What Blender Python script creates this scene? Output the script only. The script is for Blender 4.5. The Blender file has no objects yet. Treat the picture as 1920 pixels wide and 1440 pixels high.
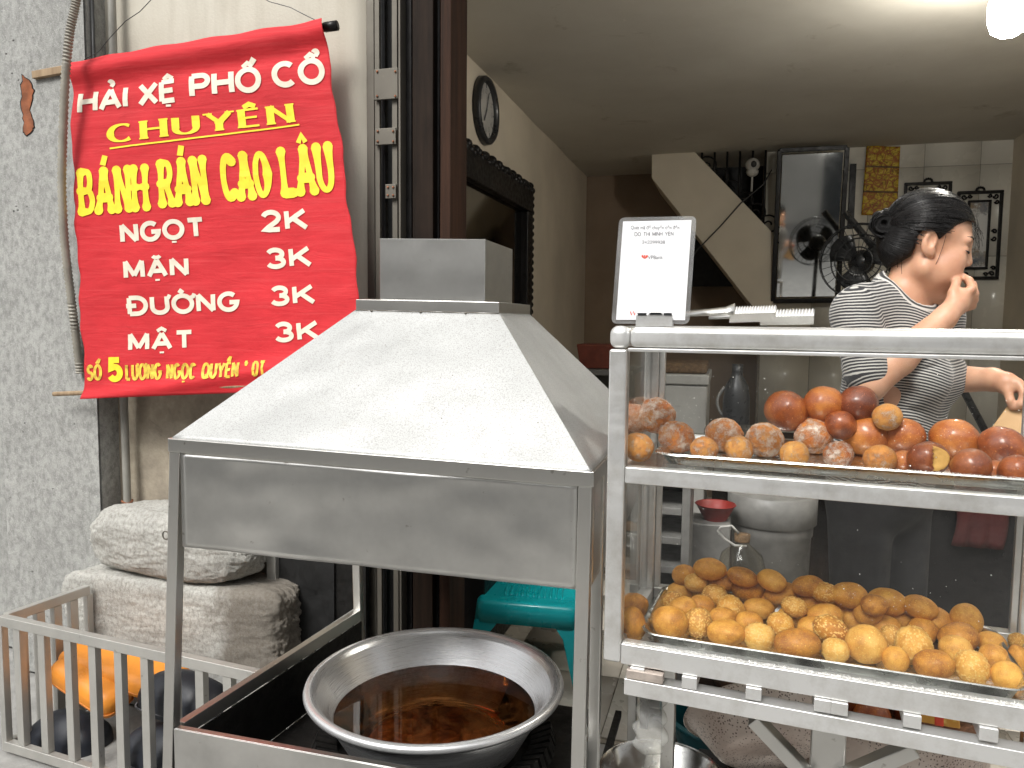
import bpy, bmesh, math, random
import numpy as np
from mathutils import Vector, Matrix, noise
R_ = math.radians
random.seed(7)
SC = bpy.context.scene
COL = SC.collection

# ---------------------------------------------------------------- camera
FPX = 1440.0
PHI, PIT, ROLL = R_(15.8), R_(4.7), R_(.55)
CAM = Vector((0, 0, 1.25))
_R0 = Vector((math.cos(PHI), math.sin(PHI), 0))
FW = Vector((-math.sin(PHI)*math.cos(PIT), math.cos(PHI)*math.cos(PIT), -math.sin(PIT)))
_U0 = _R0.cross(FW)
RT = _R0*math.cos(ROLL) + _U0*math.sin(ROLL)
UP = -_R0*math.sin(ROLL) + _U0*math.cos(ROLL)
cd = bpy.data.cameras.new('camera')
cd.sensor_fit = 'HORIZONTAL'; cd.sensor_width = 36.0; cd.lens = 36.0*FPX/1920.0
cd.clip_start = .05; cd.clip_end = 500
cam = bpy.data.objects.new('camera', cd)
mw = Matrix((RT, UP, -FW)).transposed().to_4x4(); mw.translation = CAM
cam.matrix_world = mw
COL.objects.link(cam); SC.camera = cam

# ---------------------------------------------------------------- sky, sun, exposure (overcast day)
SUN_EL, SUN_AZ = R_(50), R_(197)          # azimuth clockwise from +Y
wd = bpy.data.worlds.new('World'); SC.world = wd; wd.use_nodes = True
nt = wd.node_tree; bg = nt.nodes['Background']
sky = nt.nodes.new('ShaderNodeTexSky'); sky.sky_type = 'NISHITA'; sky.sun_disc = False
sky.sun_elevation = SUN_EL; sky.sun_rotation = SUN_AZ; sky.dust_density = 4.0; sky.air_density = 1.0; sky.ozone_density = 1.0
hs = nt.nodes.new('ShaderNodeHueSaturation'); hs.inputs['Saturation'].default_value = .02
nt.links.new(sky.outputs[0], hs.inputs['Color']); nt.links.new(hs.outputs[0], bg.inputs[0])
bg.inputs[1].default_value = .115
sl = bpy.data.lights.new('sun', 'SUN'); sl.energy = 1.5; sl.angle = R_(20); sl.color = (1, .97, .915)
so = bpy.data.objects.new('sun', sl); COL.objects.link(so)
sdir = Vector((math.sin(SUN_AZ)*math.cos(SUN_EL), math.cos(SUN_AZ)*math.cos(SUN_EL), math.sin(SUN_EL)))
so.rotation_euler = (-sdir).to_track_quat('-Z', 'Y').to_euler(); so.location = (0, -2, 9)
SC.view_settings.view_transform = 'Standard'; SC.view_settings.look = 'None'
SC.view_settings.exposure = .88; SC.view_settings.gamma = 1.0; SC.view_settings.use_curve_mapping = False
SC.render.engine = 'CYCLES'
SC.cycles.max_bounces = 8; SC.cycles.diffuse_bounces = 4; SC.cycles.transparent_max_bounces = 18; SC.cycles.glossy_bounces = 4

# ---------------------------------------------------------------- measuring helpers
def ray(x, y): return FW*FPX + RT*(x-960) - UP*(y-720)
def aY(x, y, v): d = ray(x, y); return CAM + d*((v-CAM.y)/d.y)
def aX(x, y, v): d = ray(x, y); return CAM + d*((v-CAM.x)/d.x)
def aZ(x, y, v): d = ray(x, y); return CAM + d*((v-CAM.z)/d.z)
def aP(x, y, p, n): d = ray(x, y); return CAM + d*((p-CAM).dot(n)/d.dot(n))

# ---------------------------------------------------------------- mesh helpers
class MB:
    def __init__(s): s.v = []; s.f = []; s.m = []
    def add(s, vs, fs, mi=0):
        o = len(s.v); s.v += [Vector(p) for p in vs]; s.f += [tuple(i+o for i in f) for f in fs]; s.m += [mi]*len(fs); return s
    def hexa(s, p, mi=0):      # 8 points: bottom ring 0-3, top ring 4-7
        return s.add(p, [(3,2,1,0),(4,5,6,7),(0,1,5,4),(1,2,6,5),(2,3,7,6),(3,0,4,7)], mi)
    def box(s, lo, hi, mi=0):
        x0,y0,z0 = lo; x1,y1,z1 = hi
        return s.hexa([(x0,y0,z0),(x1,y0,z0),(x1,y1,z0),(x0,y1,z0),(x0,y0,z1),(x1,y0,z1),(x1,y1,z1),(x0,y1,z1)], mi)
    def bar(s, a, b, w, h, up=(0,0,1), mi=0):   # rectangular bar between two points, w sideways, h along up
        a = Vector(a); b = Vector(b); d = (b-a).normalized(); u = Vector(up); x = d.cross(u).normalized(); u = x.cross(d).normalized()
        q = [(-x*w-u*h)*.5, (x*w-u*h)*.5, (x*w+u*h)*.5, (-x*w+u*h)*.5]
        return s.add([a+k for k in q]+[b+k for k in q], [(0,1,2,3),(7,6,5,4),(0,4,5,1),(1,5,6,2),(2,6,7,3),(3,7,4,0)], mi)
    def tube(s, pts, r, n=8, cap=True, mi=0):
        pts = [Vector(p) for p in pts]; rs = r if isinstance(r, (list, tuple)) else [r]*len(pts)
        o = len(s.v); prev = None
        for i, p in enumerate(pts):
            d = (pts[min(i+1, len(pts)-1)] - pts[max(i-1, 0)]).normalized()
            if prev is None:
                prev = d.orthogonal().normalized()
            x = (prev - d*prev.dot(d)).normalized(); prev = x; y = d.cross(x)
            for k in range(n):
                a = 2*math.pi*k/n; s.v.append(p + (x*math.cos(a) + y*math.sin(a))*rs[i])
        for i in range(len(pts)-1):
            for k in range(n):
                a = o+i*n+k; b = o+i*n+(k+1) % n
                s.f.append((a, b, b+n, a+n)); s.m.append(mi)
        if cap:
            s.f.append(tuple(o+k for k in range(n-1, -1, -1))); s.m.append(mi)
            e = o+(len(pts)-1)*n; s.f.append(tuple(e+k for k in range(n))); s.m.append(mi)
        return s
    def lathe(s, prof, c, n=48, mi=0, closed=False, sx=1, sy=1):   # profile of (r, z)
        o = len(s.v); c = Vector(c)
        for r, z in prof:
            for k in range(n):
                a = 2*math.pi*k/n; s.v.append(c + Vector((math.cos(a)*r*sx, math.sin(a)*r*sy, z)))
        L = len(prof)
        for i in range(L if closed else L-1):
            for k in range(n):
                a = o+i*n+k; b = o+i*n+(k+1) % n; i2 = (i+1) % L; c2 = o+i2*n+(k+1) % n; d = o+i2*n+k
                s.f.append((a, b, c2, d)); s.m.append(mi)
        return s
    def rings(s, rs, closeU=True, cap0=False, cap1=False, mi=0):
        o = len(s.v); n = len(rs[0])
        for r in rs: s.v += [Vector(p) for p in r]
        for i in range(len(rs)-1):
            for k in range(n if closeU else n-1):
                a = o+i*n+k; b = o+i*n+(k+1) % n; s.f.append((a, b, b+n, a+n)); s.m.append(mi)
        if cap0: s.f.append(tuple(o+k for k in range(n-1, -1, -1))); s.m.append(mi)
        if cap1: e = o+(len(rs)-1)*n; s.f.append(tuple(e+k for k in range(n))); s.m.append(mi)
        return s
    def grid(s, fn, nu, nv, mi=0):
        o = len(s.v)
        for j in range(nv+1):
            for i in range(nu+1): s.v.append(Vector(fn(i/nu, j/nv)))
        for j in range(nv):
            for i in range(nu):
                a = o+j*(nu+1)+i; s.f.append((a, a+1, a+nu+2, a+nu+1)); s.m.append(mi)
        return s
    def sphere(s, c, r, nu=12, nv=8, mi=0):
        c = Vector(c); rr = r if isinstance(r, (tuple, list)) else (r, r, r); o = len(s.v)
        for j in range(nv+1):
            t = math.pi*j/nv
            for i in range(nu):
                a = 2*math.pi*i/nu; s.v.append(c+Vector((rr[0]*math.sin(t)*math.cos(a), rr[1]*math.sin(t)*math.sin(a), rr[2]*math.cos(t))))
        for j in range(nv):
            for i in range(nu):
                a = o+j*nu+i; b = o+j*nu+(i+1) % nu; s.f.append((a, a+nu, b+nu, b)); s.m.append(mi)
        return s
    def prism(s, poly, off, mi=0):      # polygon of 3D points pushed along off
        n = len(poly); o = [Vector(p) for p in poly]; off = Vector(off)
        return s.add(o+[p+off for p in o], [tuple(range(n-1, -1, -1)), tuple(range(n, 2*n))] + [(i, (i+1) % n, (i+1) % n+n, i+n) for i in range(n)], mi)

def mesh_obj(name, mb, mats, parent=None, smooth=False, bevel=0, seg=2, origin=None, fix=True):
    vs = mb.v
    if parent is not None: org = WORLD[parent.name]
    elif origin is not None: org = Vector(origin)
    else:
        xs = [p.x for p in vs]; ys = [p.y for p in vs]; zs = [p.z for p in vs]
        org = Vector(((min(xs)+max(xs))/2, (min(ys)+max(ys))/2, min(zs)))
    me = bpy.data.meshes.new(name)
    me.from_pydata([tuple(p-org) for p in vs], [], mb.f)
    if not isinstance(mats, (list, tuple)): mats = [mats]
    for m in mats: me.materials.append(m)
    if any(mb.m): me.polygons.foreach_set('material_index', mb.m)
    if fix:
        bm = bmesh.new(); bm.from_mesh(me); bmesh.ops.remove_doubles(bm, verts=bm.verts, dist=1e-6); bmesh.ops.recalc_face_normals(bm, faces=bm.faces); bm.to_mesh(me); bm.free()
    if smooth: me.polygons.foreach_set('use_smooth', [True]*len(me.polygons))
    me.update()
    o = bpy.data.objects.new(name, me); COL.objects.link(o)
    if parent is not None: o.parent = parent
    else: o.location = org
    WORLD[o.name] = org
    if bevel:
        b = o.modifiers.new('bevel', 'BEVEL'); b.width = bevel; b.segments = seg; b.limit_method = 'ANGLE'; b.angle_limit = R_(40); b.harden_normals = False
        if not smooth: me.polygons.foreach_set('use_smooth', [True]*len(me.polygons)); w = o.modifiers.new('wn', 'WEIGHTED_NORMAL'); w.keep_sharp = False
    elif smooth == 'auto':
        pass
    return o
WORLD = {}
def auto_smooth(o, ang=35):
    me = o.data; bm = bmesh.new(); bm.from_mesh(me)
    for e in bm.edges:
        if len(e.link_faces) == 2: e.smooth = e.calc_face_angle(0) < R_(ang)
    for f in bm.faces: f.smooth = True
    bm.to_mesh(me); bm.free(); return o
def tag(o, label=None, cat=None, group=None, kind=None):
    if label: o['label'] = label
    if cat: o['category'] = cat
    if group: o['group'] = group
    if kind: o['kind'] = kind
    return o
def thing(name, label, cat, loc, group=None):
    o = bpy.data.objects.new(name, None); COL.objects.link(o); o.location = loc; o.empty_display_size = .05
    WORLD[o.name] = Vector(loc)
    return tag(o, label, cat, group)
def fbm(p, s, oct=4, seed=0.0):
    return noise.fractal(Vector(p)*s+Vector((seed, seed*1.7, -seed)), 1.0, 2.0, oct)

# ---------------------------------------------------------------- signed distance modelling
class Field:
    def __init__(s, lo, hi, step):
        s.lo = np.array(lo, float); s.st = step
        s.n = np.ceil((np.array(hi)-s.lo)/step).astype(int)+1
        s.f = np.full(s.n, 1e3, np.float32)
    def sub(s, lo, hi):
        a = np.clip(np.floor((np.array(lo)-s.lo)/s.st).astype(int), 0, s.n); b = np.clip(np.ceil((np.array(hi)-s.lo)/s.st).astype(int)+1, 0, s.n)
        sl = tuple(slice(i, j) for i, j in zip(a, b))
        g = np.meshgrid(*[s.lo[k]+np.arange(a[k], b[k])*s.st for k in range(3)], indexing='ij')
        return sl, np.stack(g, -1)
    def put(s, sl, d, k, op):
        c = s.f[sl]; d = d.astype(np.float32)
        if op == 'u': h = np.maximum(k-np.abs(c-d), 0)/max(k, 1e-6); s.f[sl] = np.minimum(c, d)-h*h*k*.25
        elif op == 's': d = -d; h = np.maximum(k-np.abs(c-d), 0)/max(k, 1e-6); s.f[sl] = np.maximum(c, d)+h*h*k*.25
    def cap(s, a, b, ra, rb=None, k=.01, op='u'):
        rb = ra if rb is None else rb; a = np.array(a, float); b = np.array(b, float); m = max(ra, rb)+k*1.5+s.st*3
        sl, p = s.sub(np.minimum(a, b)-m, np.maximum(a, b)+m)
        if p.size == 0: return
        ab = b-a; t = np.clip(((p-a)@ab)/max(ab@ab, 1e-9), 0, 1)
        d = np.linalg.norm(p-a-t[..., None]*ab, axis=-1)-(ra+(rb-ra)*t); s.put(sl, d, k, op)
    def ell(s, c, r, rot=None, k=.01, op='u'):
        c = np.array(c, float); r = np.array(r, float); m = r.max()+k*1.5+s.st*3
        sl, p = s.sub(c-m, c+m)
        if p.size == 0: return
        q = p-c
        if rot is not None: q = q@np.array(rot)          # columns of rot = ellipsoid axes
        k0 = np.linalg.norm(q/r, axis=-1); k1 = np.linalg.norm(q/(r*r), axis=-1)
        d = np.where(k1 > 1e-6, k0*(k0-1)/np.maximum(k1, 1e-6), -r.min()); s.put(sl, d, k, op)
    def rbox(s, c, h, rad, rot=None, k=.01, op='u'):
        c = np.array(c, float); h = np.array(h, float); m = np.linalg.norm(h)+rad+k*1.5+s.st*3
        sl, p = s.sub(c-m, c+m)
        if p.size == 0: return
        q = p-c
        if rot is not None: q = q@np.array(rot)
        q = np.abs(q)-(h-rad); d = np.linalg.norm(np.maximum(q, 0), axis=-1)+np.minimum(q.max(-1), 0)-rad; s.put(sl, d, k, op)
    def mesh(s):
        f = s.f; ins = f < 0; n = f.shape
        e = np.zeros(tuple(k-1 for k in n)+(3,), np.float32); cnt = np.zeros(tuple(k-1 for k in n), np.float32)
        base = np.stack(np.meshgrid(*[np.arange(k-1) for k in n], indexing='ij'), -1).astype(np.float32) if False else None
        corners = [(i, j, k) for i in (0, 1) for j in (0, 1) for k in (0, 1)]
        def sh(a, c): return a[c[0]:n[0]-1+c[0], c[1]:n[1]-1+c[1], c[2]:n[2]-1+c[2]]
        for c in corners:
            for ax in range(3):
                if c[ax] == 0:
                    c2 = list(c); c2[ax] = 1; A = sh(f, c); B = sh(f, c2); x = (A < 0) != (B < 0)
                    if not x.any(): continue
                    t = np.where(x, A/np.where(x, A-B, 1), 0)
                    for q in range(3): e[..., q] += np.where(x, (t if q == ax else c[q]), 0)
                    cnt += x
        act = cnt > 0; idx = np.full(act.shape, -1, np.int64); idx[act] = np.arange(act.sum())
        ii = np.argwhere(act); V = (ii+e[act]/cnt[act][:, None])*s.st+s.lo
        Q = []
        for ax in range(3):
            a = [slice(None)]*3; b = [slice(None)]*3; a[ax] = slice(0, n[ax]-1); b[ax] = slice(1, n[ax])
            A = ins[tuple(a)]; B = ins[tuple(b)]; u, w = [(1, 2), (2, 0), (0, 1)][ax]
            for flip in (False, True):
                x = (A & ~B) if not flip else (~A & B); P = np.argwhere(x)
                P = P[(P[:, u] > 0) & (P[:, w] > 0) & (P[:, u] < n[u]-1) & (P[:, w] < n[w]-1)]
                if len(P) == 0: continue
                def g(du, dw): q = P.copy(); q[:, u] -= du; q[:, w] -= dw; return idx[q[:, 0], q[:, 1], q[:, 2]]
                qd = np.stack([g(1, 1), g(0, 1), g(0, 0), g(1, 0)], -1)
                if flip: qd = qd[:, ::-1]
                Q.append(qd)
        Q = np.concatenate(Q); Q = Q[(Q >= 0).all(1)]
        return V, Q
def sdf_obj(name, F, mat, parent=None, origin=None, xf=None, attr=None, relax=0):
    V, Q = F.mesh()
    for _ in range(relax):
        acc = np.zeros_like(V); c = np.zeros(len(V))
        for i in range(4):
            np.add.at(acc, Q[:, i], V[Q[:, (i+1) % 4]]); np.add.at(c, Q[:, i], 1)
            np.add.at(acc, Q[:, i], V[Q[:, (i+3) % 4]]); np.add.at(c, Q[:, i], 1)
        V = V*.4+.6*acc/np.maximum(c, 1)[:, None]
    L = V
    if xf is not None: V = xf(V)
    org = np.array(WORLD[parent.name]) if parent is not None else np.array(origin)
    me = bpy.data.meshes.new(name); me.vertices.add(len(V)); me.vertices.foreach_set('co', (V-org).astype(np.float32).ravel())
    me.loops.add(len(Q)*4); me.loops.foreach_set('vertex_index', Q.astype(np.int32).ravel())
    me.polygons.add(len(Q)); me.polygons.foreach_set('loop_start', np.arange(0, len(Q)*4, 4, dtype=np.int32))
    me.polygons.foreach_set('loop_total', np.full(len(Q), 4, np.int32)) if hasattr(me.polygons[0], 'loop_total') and False else None
    me.update(calc_edges=True); me.validate(); me.polygons.foreach_set('use_smooth', [True]*len(me.polygons))
    if attr:
        for an, fn in attr.items():
            if len(me.vertices) == len(L): a = me.attributes.new(an, 'FLOAT', 'POINT'); a.data.foreach_set('value', fn(L).astype(np.float32))
    me.materials.append(mat)
    o = bpy.data.objects.new(name, me); COL.objects.link(o); WORLD[o.name] = Vector(org)
    if parent is not None: o.parent = parent
    else: o.location = org
    return o

# ---------------------------------------------------------------- procedural materials
class NT:
    def __init__(s, name):
        s.m = bpy.data.materials.new(name); s.m.use_nodes = True; s.t = s.m.node_tree; s.b = s.t.nodes['Principled BSDF']; s.out = s.t.nodes['Material Output']
        s.tc = s.t.nodes.new('ShaderNodeTexCoord')
    def n(s, typ, **k):
        d = s.t.nodes.new(typ)
        for a, v in k.items():
            if a in d.inputs: s.set(d.inputs[a], v)
            else: setattr(d, a, v)
        return d
    def set(s, sock, v):
        if hasattr(v, 'links') or isinstance(v, bpy.types.NodeSocket): s.t.links.new(v, sock)
        elif isinstance(v, tuple) and len(v) == 3 and sock.type == 'RGBA': sock.default_value = (*v, 1)
        else: sock.default_value = v
    def map(s, scale=(1, 1, 1), loc=(0, 0, 0), src='Object', rand=False):
        d = s.n('ShaderNodeMapping'); s.t.links.new(s.tc.outputs[src], d.inputs[0]); d.inputs['Scale'].default_value = scale; d.inputs['Location'].default_value = loc
        if rand:
            oi = s.n('ShaderNodeObjectInfo'); mu = s.n('ShaderNodeMath', operation='MULTIPLY'); s.t.links.new(oi.outputs['Random'], mu.inputs[0]); mu.inputs[1].default_value = 37.0
            cb = s.n('ShaderNodeCombineXYZ'); s.t.links.new(mu.outputs[0], cb.inputs[0]); s.t.links.new(mu.outputs[0], cb.inputs[1]); s.t.links.new(cb.outputs[0], d.inputs['Location'])
        return d.outputs[0]
    def noise(s, sc, vec=None, det=4, rough=.55, dist=0):
        d = s.n('ShaderNodeTexNoise'); d.inputs['Scale'].default_value = sc; d.inputs['Detail'].default_value = det; d.inputs['Roughness'].default_value = rough; d.inputs['Distortion'].default_value = dist
        s.t.links.new(vec if vec is not None else s.tc.outputs['Object'], d.inputs['Vector']); return d.outputs['Fac']
    def vor(s, sc, vec=None, feature='F1', out='Distance', rnd=1):
        d = s.n('ShaderNodeTexVoronoi'); d.feature = feature; d.inputs['Scale'].default_value = sc; d.inputs['Randomness'].default_value = rnd
        s.t.links.new(vec if vec is not None else s.tc.outputs['Object'], d.inputs['Vector']); return d.outputs[out]
    def ramp(s, fac, stops, interp='LINEAR'):
        d = s.n('ShaderNodeValToRGB'); d.color_ramp.interpolation = interp; cr = d.color_ramp
        while len(cr.elements) < len(stops): cr.elements.new(.5)
        for e, (p, c) in zip(cr.elements, stops):
            e.position = p; e.color = (c, c, c, 1) if not isinstance(c, tuple) else (*c, 1)
        s.t.links.new(fac, d.inputs[0]); return d.outputs[0]
    def mix(s, fac, a, b, typ='MIX'):
        d = s.n('ShaderNodeMix'); d.data_type = 'RGBA'; d.blend_type = typ
        for i, v in ((0, fac), (6, a), (7, b)): s.set(d.inputs[i], v)
        return d.outputs[2]
    def math(s, op, a, b=0.0, c=None):
        d = s.n('ShaderNodeMath'); d.operation = op; s.set(d.inputs[0], a); s.set(d.inputs[1], b)
        if c is not None: s.set(d.inputs[2], c)
        return d.outputs[0]
    def bump(s, h, st=.3, dist=.01, nrm=None):
        d = s.n('ShaderNodeBump'); d.inputs['Strength'].default_value = st; d.inputs['Distance'].default_value = dist; s.t.links.new(h, d.inputs['Height'])
        if nrm is not None: s.t.links.new(nrm, d.inputs['Normal'])
        s.t.links.new(d.outputs[0], s.b.inputs['Normal']); return d.outputs[0]
    def base(s, c): s.set(s.b.inputs['Base Color'], c); return s
    def p(s, **k):
        for a, v in k.items(): s.set(s.b.inputs[a.replace('_', ' ')], v)
        return s
    def done(s): return s.m

def simple(name, c, rough=.5, metal=0, var=.25, sc=20, bump=0, bsc=80, bd=.002, stretch=(1, 1, 1), rv=.15, **k):
    t = NT(name); v = t.map(stretch); nz = t.noise(sc, v, 5)
    c2 = tuple(x*(1-var) for x in c); c1 = tuple(min(1, x*(1+var*.6)) for x in c)
    t.base(t.ramp(nz, [(.3, c2), (.7, c1)])); t.p(Metallic=metal)
    t.p(Roughness=t.ramp(t.noise(sc*1.7, v, 3), [(.3, max(.02, rough-rv)), (.7, min(1, rough+rv))]))
    if bump: t.bump(t.noise(bsc, v, 5), bump, bd)
    for a, q in k.items(): t.p(**{a: q})
    return t.done()

def steel(name, c=(.72, .71, .68), rough=.30, streak=(2, 2, 90), grime_reflection=.35, dust=0.0, wob=0.0):
    t = NT(name); st = t.noise(1.0, t.map(streak), 3)
    big = t.noise(4.2, None, 5, .62); fine = t.noise(260, None, 2)
    col = t.mix(t.ramp(big, [(.35, .0), (.75, grime_reflection)]), c, tuple(x*.5 for x in c)); spots = t.ramp(t.noise(42, None, 3), [(.70, 0), (.76, .55)])  # dark clouds in the colour: grime, on the panels also painted reflections
    col = t.mix(spots, col, (.22, .19, .15)) if grime_reflection > .3 else col
    t.base(col); t.p(Metallic=1.0-dust)
    t.p(Roughness=t.math('ADD', t.math('MULTIPLY', big, .22), t.math('ADD', t.math('MULTIPLY', fine, .08), rough-.12)))
    h = t.math('ADD', t.math('MULTIPLY', st, .35), t.math('MULTIPLY', fine, .15))
    n1 = t.bump(h, .12, .0015)
    if wob: t.bump(t.noise(4.0, None, 2), wob, .03, n1)
    return t.done()

def concrete(name, c1, c2, dark, sc=1.0):
    t = NT(name); a = t.noise(3.2*sc, None, 6, .62); b = t.noise(46*sc, t.map((1, 1, .7)), 7, .72); g = t.noise(260*sc, None, 4, .7)
    col = t.mix(t.ramp(a, [(.3, 0), (.72, 1)]), c1, c2)
    col = t.mix(t.ramp(b, [(.36, .8), (.58, 0)]), col, dark); col = t.mix(t.ramp(g, [(.54, 0), (.74, .6)]), col, tuple(min(1, x*1.45) for x in c2))
    pit = t.ramp(t.vor(28*sc), [(.05, 1), (.13, 0)]); msk = t.ramp(t.noise(5*sc, t.map(loc=(3, 1, 2))), [(.5, 0), (.62, .9)])
    pm = t.math('MULTIPLY', pit, msk); col = t.mix(pm, col, tuple(x*.35 for x in dark))
    t.base(col); t.p(Roughness=.92)
    h = t.math('SUBTRACT', t.math('ADD', t.math('MULTIPLY', b, .7), t.math('MULTIPLY', g, .35)), t.math('MULTIPLY', pm, 1.2))
    t.bump(h, .8, .006); return t.done()

MT = {}
MT['concrete'] = concrete('grey_concrete', (.30, .30, .285), (.42, .42, .40), (.19, .19, .18))
MT['stone'] = concrete('rough_stone', (.36, .355, .33), (.54, .53, .49), (.22, .21, .185), 2.2)
def stained_stone():
    m = MT['stone'].copy(); m.name = 'stained_stone'; T = m.node_tree; b = T.nodes['Principled BSDF']; src = b.inputs['Base Color'].links[0].from_socket
    tc = T.nodes.new('ShaderNodeTexCoord'); sx = T.nodes.new('ShaderNodeSeparateXYZ'); T.links.new(tc.outputs['Object'], sx.inputs[0]); nz = T.nodes.new('ShaderNodeTexNoise'); nz.inputs['Scale'].default_value = 9; nz.inputs['Detail'].default_value = 6; T.links.new(tc.outputs['Object'], nz.inputs['Vector'])
    ma = T.nodes.new('ShaderNodeMath'); ma.operation = 'MULTIPLY_ADD'; T.links.new(nz.outputs['Fac'], ma.inputs[0]); ma.inputs[1].default_value = .30; T.links.new(sx.outputs['X'], ma.inputs[2])
    rp = T.nodes.new('ShaderNodeValToRGB'); rp.color_ramp.elements[0].position = .34; rp.color_ramp.elements[1].position = .40; T.links.new(ma.outputs[0], rp.inputs[0])
    mx = T.nodes.new('ShaderNodeMix'); mx.data_type = 'RGBA'; T.links.new(rp.outputs[0], mx.inputs[0]); T.links.new(src, mx.inputs[6]); mx.inputs[7].default_value = (.10, .075, .05, 1); mu = T.nodes.new('ShaderNodeMix'); mu.data_type = 'RGBA'; mu.inputs[0].default_value = .3; T.links.new(mx.outputs[2], mu.inputs[6]); T.links.new(src, mu.inputs[7])
    T.links.new(mu.outputs[2], b.inputs['Base Color']); return m
MT['stone_stained'] = stained_stone()
def plaster():
    t = NT('old_plaster'); v = t.map((1, 1, 1)); a = t.noise(1.6, v, 6, .6); st = t.noise(3, t.map((3, 3, .5)), 6, .65); g = t.noise(120, v, 4)
    col = t.mix(t.ramp(a, [(.3, 0), (.7, 1)]), (.46, .42, .345), (.58, .55, .475)); col = t.mix(t.ramp(st, [(.45, 0), (.75, .6)]), col, (.36, .325, .26))
    sx = t.n('ShaderNodeSeparateXYZ'); t.t.links.new(t.tc.outputs['Object'], sx.inputs[0])
    low = t.math('LESS_THAN', t.math('ADD', sx.outputs['Z'], t.math('MULTIPLY', t.noise(7, v, 6, .65), .7)), 1.42)
    col = t.mix(t.math('MULTIPLY', low, .85), col, t.ramp(t.noise(9, v, 8, .7), [(.3, (.16, .13, .10)), (.55, (.33, .28, .21)), (.7, (.46, .40, .31))]))
    cr = t.ramp(t.vor(9, t.map((1, 1, 1)), 'DISTANCE_TO_EDGE'), [(.0, 1), (.03, 0)]); crm = t.math('MULTIPLY', cr, t.ramp(t.noise(2.3, v), [(.62, 0), (.72, .6)]))
    col = t.mix(crm, col, (.10, .085, .07)); t.base(col); t.p(Roughness=.9)
    t.bump(t.math('SUBTRACT', t.math('ADD', t.math('MULTIPLY', g, .4), t.math('MULTIPLY', st, .5)), t.math('ADD', crm, t.math('MULTIPLY', low, .5))), .45, .005)
    return t.done()
MT['plaster'] = plaster()
MT['steel'] = steel('brushed_stainless')
MT['steel_panel'] = steel('brushed_stainless_panel', (.78, .775, .75), .30, (90, 2, 2), .80, .0, .28)  # cloudy dark reflections and smudges are mixed into the panel colour
def hoodmat():
    t = NT('dusty_galvanised_sheet'); g = t.noise(430, None, 3, .7); b = t.noise(3, None, 4); m = t.noise(28, None, 4, .7)
    col = t.mix(t.ramp(b, [(.35, 0), (.7, 1)]), (.37, .375, .37), (.46, .465, .46)); col = t.mix(t.ramp(g, [(.36, .6), (.52, 0)]), col, (.19, .185, .17)); col = t.mix(t.ramp(m, [(.66, 0), (.78, .4)]), col, (.42, .40, .36))
    sp = t.ramp(t.vor(62), [(.05, 1), (.10, 0)]); sp = t.math('MULTIPLY', sp, t.ramp(t.noise(15, None, 2), [(.52, 0), (.58, .9)])); col = t.mix(sp, col, (.12, .10, .08))
    t.base(col); t.p(Metallic=.55, Roughness=t.ramp(m, [(.3, .42), (.7, .6)])); t.bump(t.math('ADD', g, t.math('MULTIPLY', m, .6)), .12, .002); return t.done()
MT['hood'] = hoodmat()
MT['soot'] = simple('sooty_black_metal', (.012, .011, .010), .55, .3, .5, 30, .4, 120)
def alu():
    t = NT('worn_aluminium'); st = t.noise(1, t.map((1.5, 60, 60)), 4); g = t.noise(14, None, 5, .7)
    col = t.mix(t.ramp(g, [(.45, 0), (.75, .7)]), (.76, .76, .75), (.46, .44, .40)); t.base(col); t.p(Metallic=.72, Roughness=t.ramp(st, [(.3, .30), (.7, .46)])); t.bump(st, .10, .001); return t.done()
MT['alu'] = alu()
MT['alu_bowl'] = simple('spun_aluminium', (.80, .805, .81), .30, .72, .10, 9, .10, 1, .0015, stretch=(1, 1, 170), rv=.06)
MT['alu_old'] = simple('stained_aluminium', (.52, .45, .40), .55, .45, .4, 26, .3, 70, .003)
def dark_wood(name, c1, c2):
    t = NT(name); w = t.noise(1, t.map((40, 40, 2.2)), 6, .65); b = t.noise(6, t.map((1, 1, .4)), 4)
    t.base(t.mix(t.ramp(b, [(.5, 0), (.72, .8)]), t.ramp(w, [(.3, c1), (.7, c2)]), tuple(x*.25 for x in c1))); t.p(Roughness=.7, Specular_IOR_Level=.15); t.bump(w, .5, .003); return t.done()
MT['wood_post'] = dark_wood('dark_weathered_wood', (.009, .006, .004), (.030, .018, .012))
MT['wood_red'] = dark_wood('reddish_worn_wood', (.016, .009, .006), (.052, .024, .014))
MT['wood_black'] = simple('black_lacquer_wood', (.008, .007, .007), .42, 0, .4, 30, .2, 90, Specular_IOR_Level=.3)
MT['stick'] = dark_wood('pale_stick_wood', (.22, .15, .09), (.42, .31, .20))
MT['rail_steel'] = steel('weathered_shutter_steel', (.17, .155, .13), .5, (60, 60, 2), .7, .35)
MT['cage'] = steel('scuffed_grey_steel', (.60, .59, .555), .42, (60, 60, 2), .6, .3)
MT['black'] = simple('board_shade_black', (.008, .008, .008), .6, 0, .3, 20)  # black of the leaning board and of sheets standing in for shade
MT['paint_w'] = simple('interior_paint', (.62, .55, .44), .75, 0, .14, 2.2, .08, 60, .002)
MT['paint_stair'] = simple('stair_paint', (.66, .59, .47), .7, 0, .10, 3, .05, 60)
MT['brown_wall'] = simple('brown_wall_paint', (.30, .22, .155), .8, 0, .2, 3)
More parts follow.
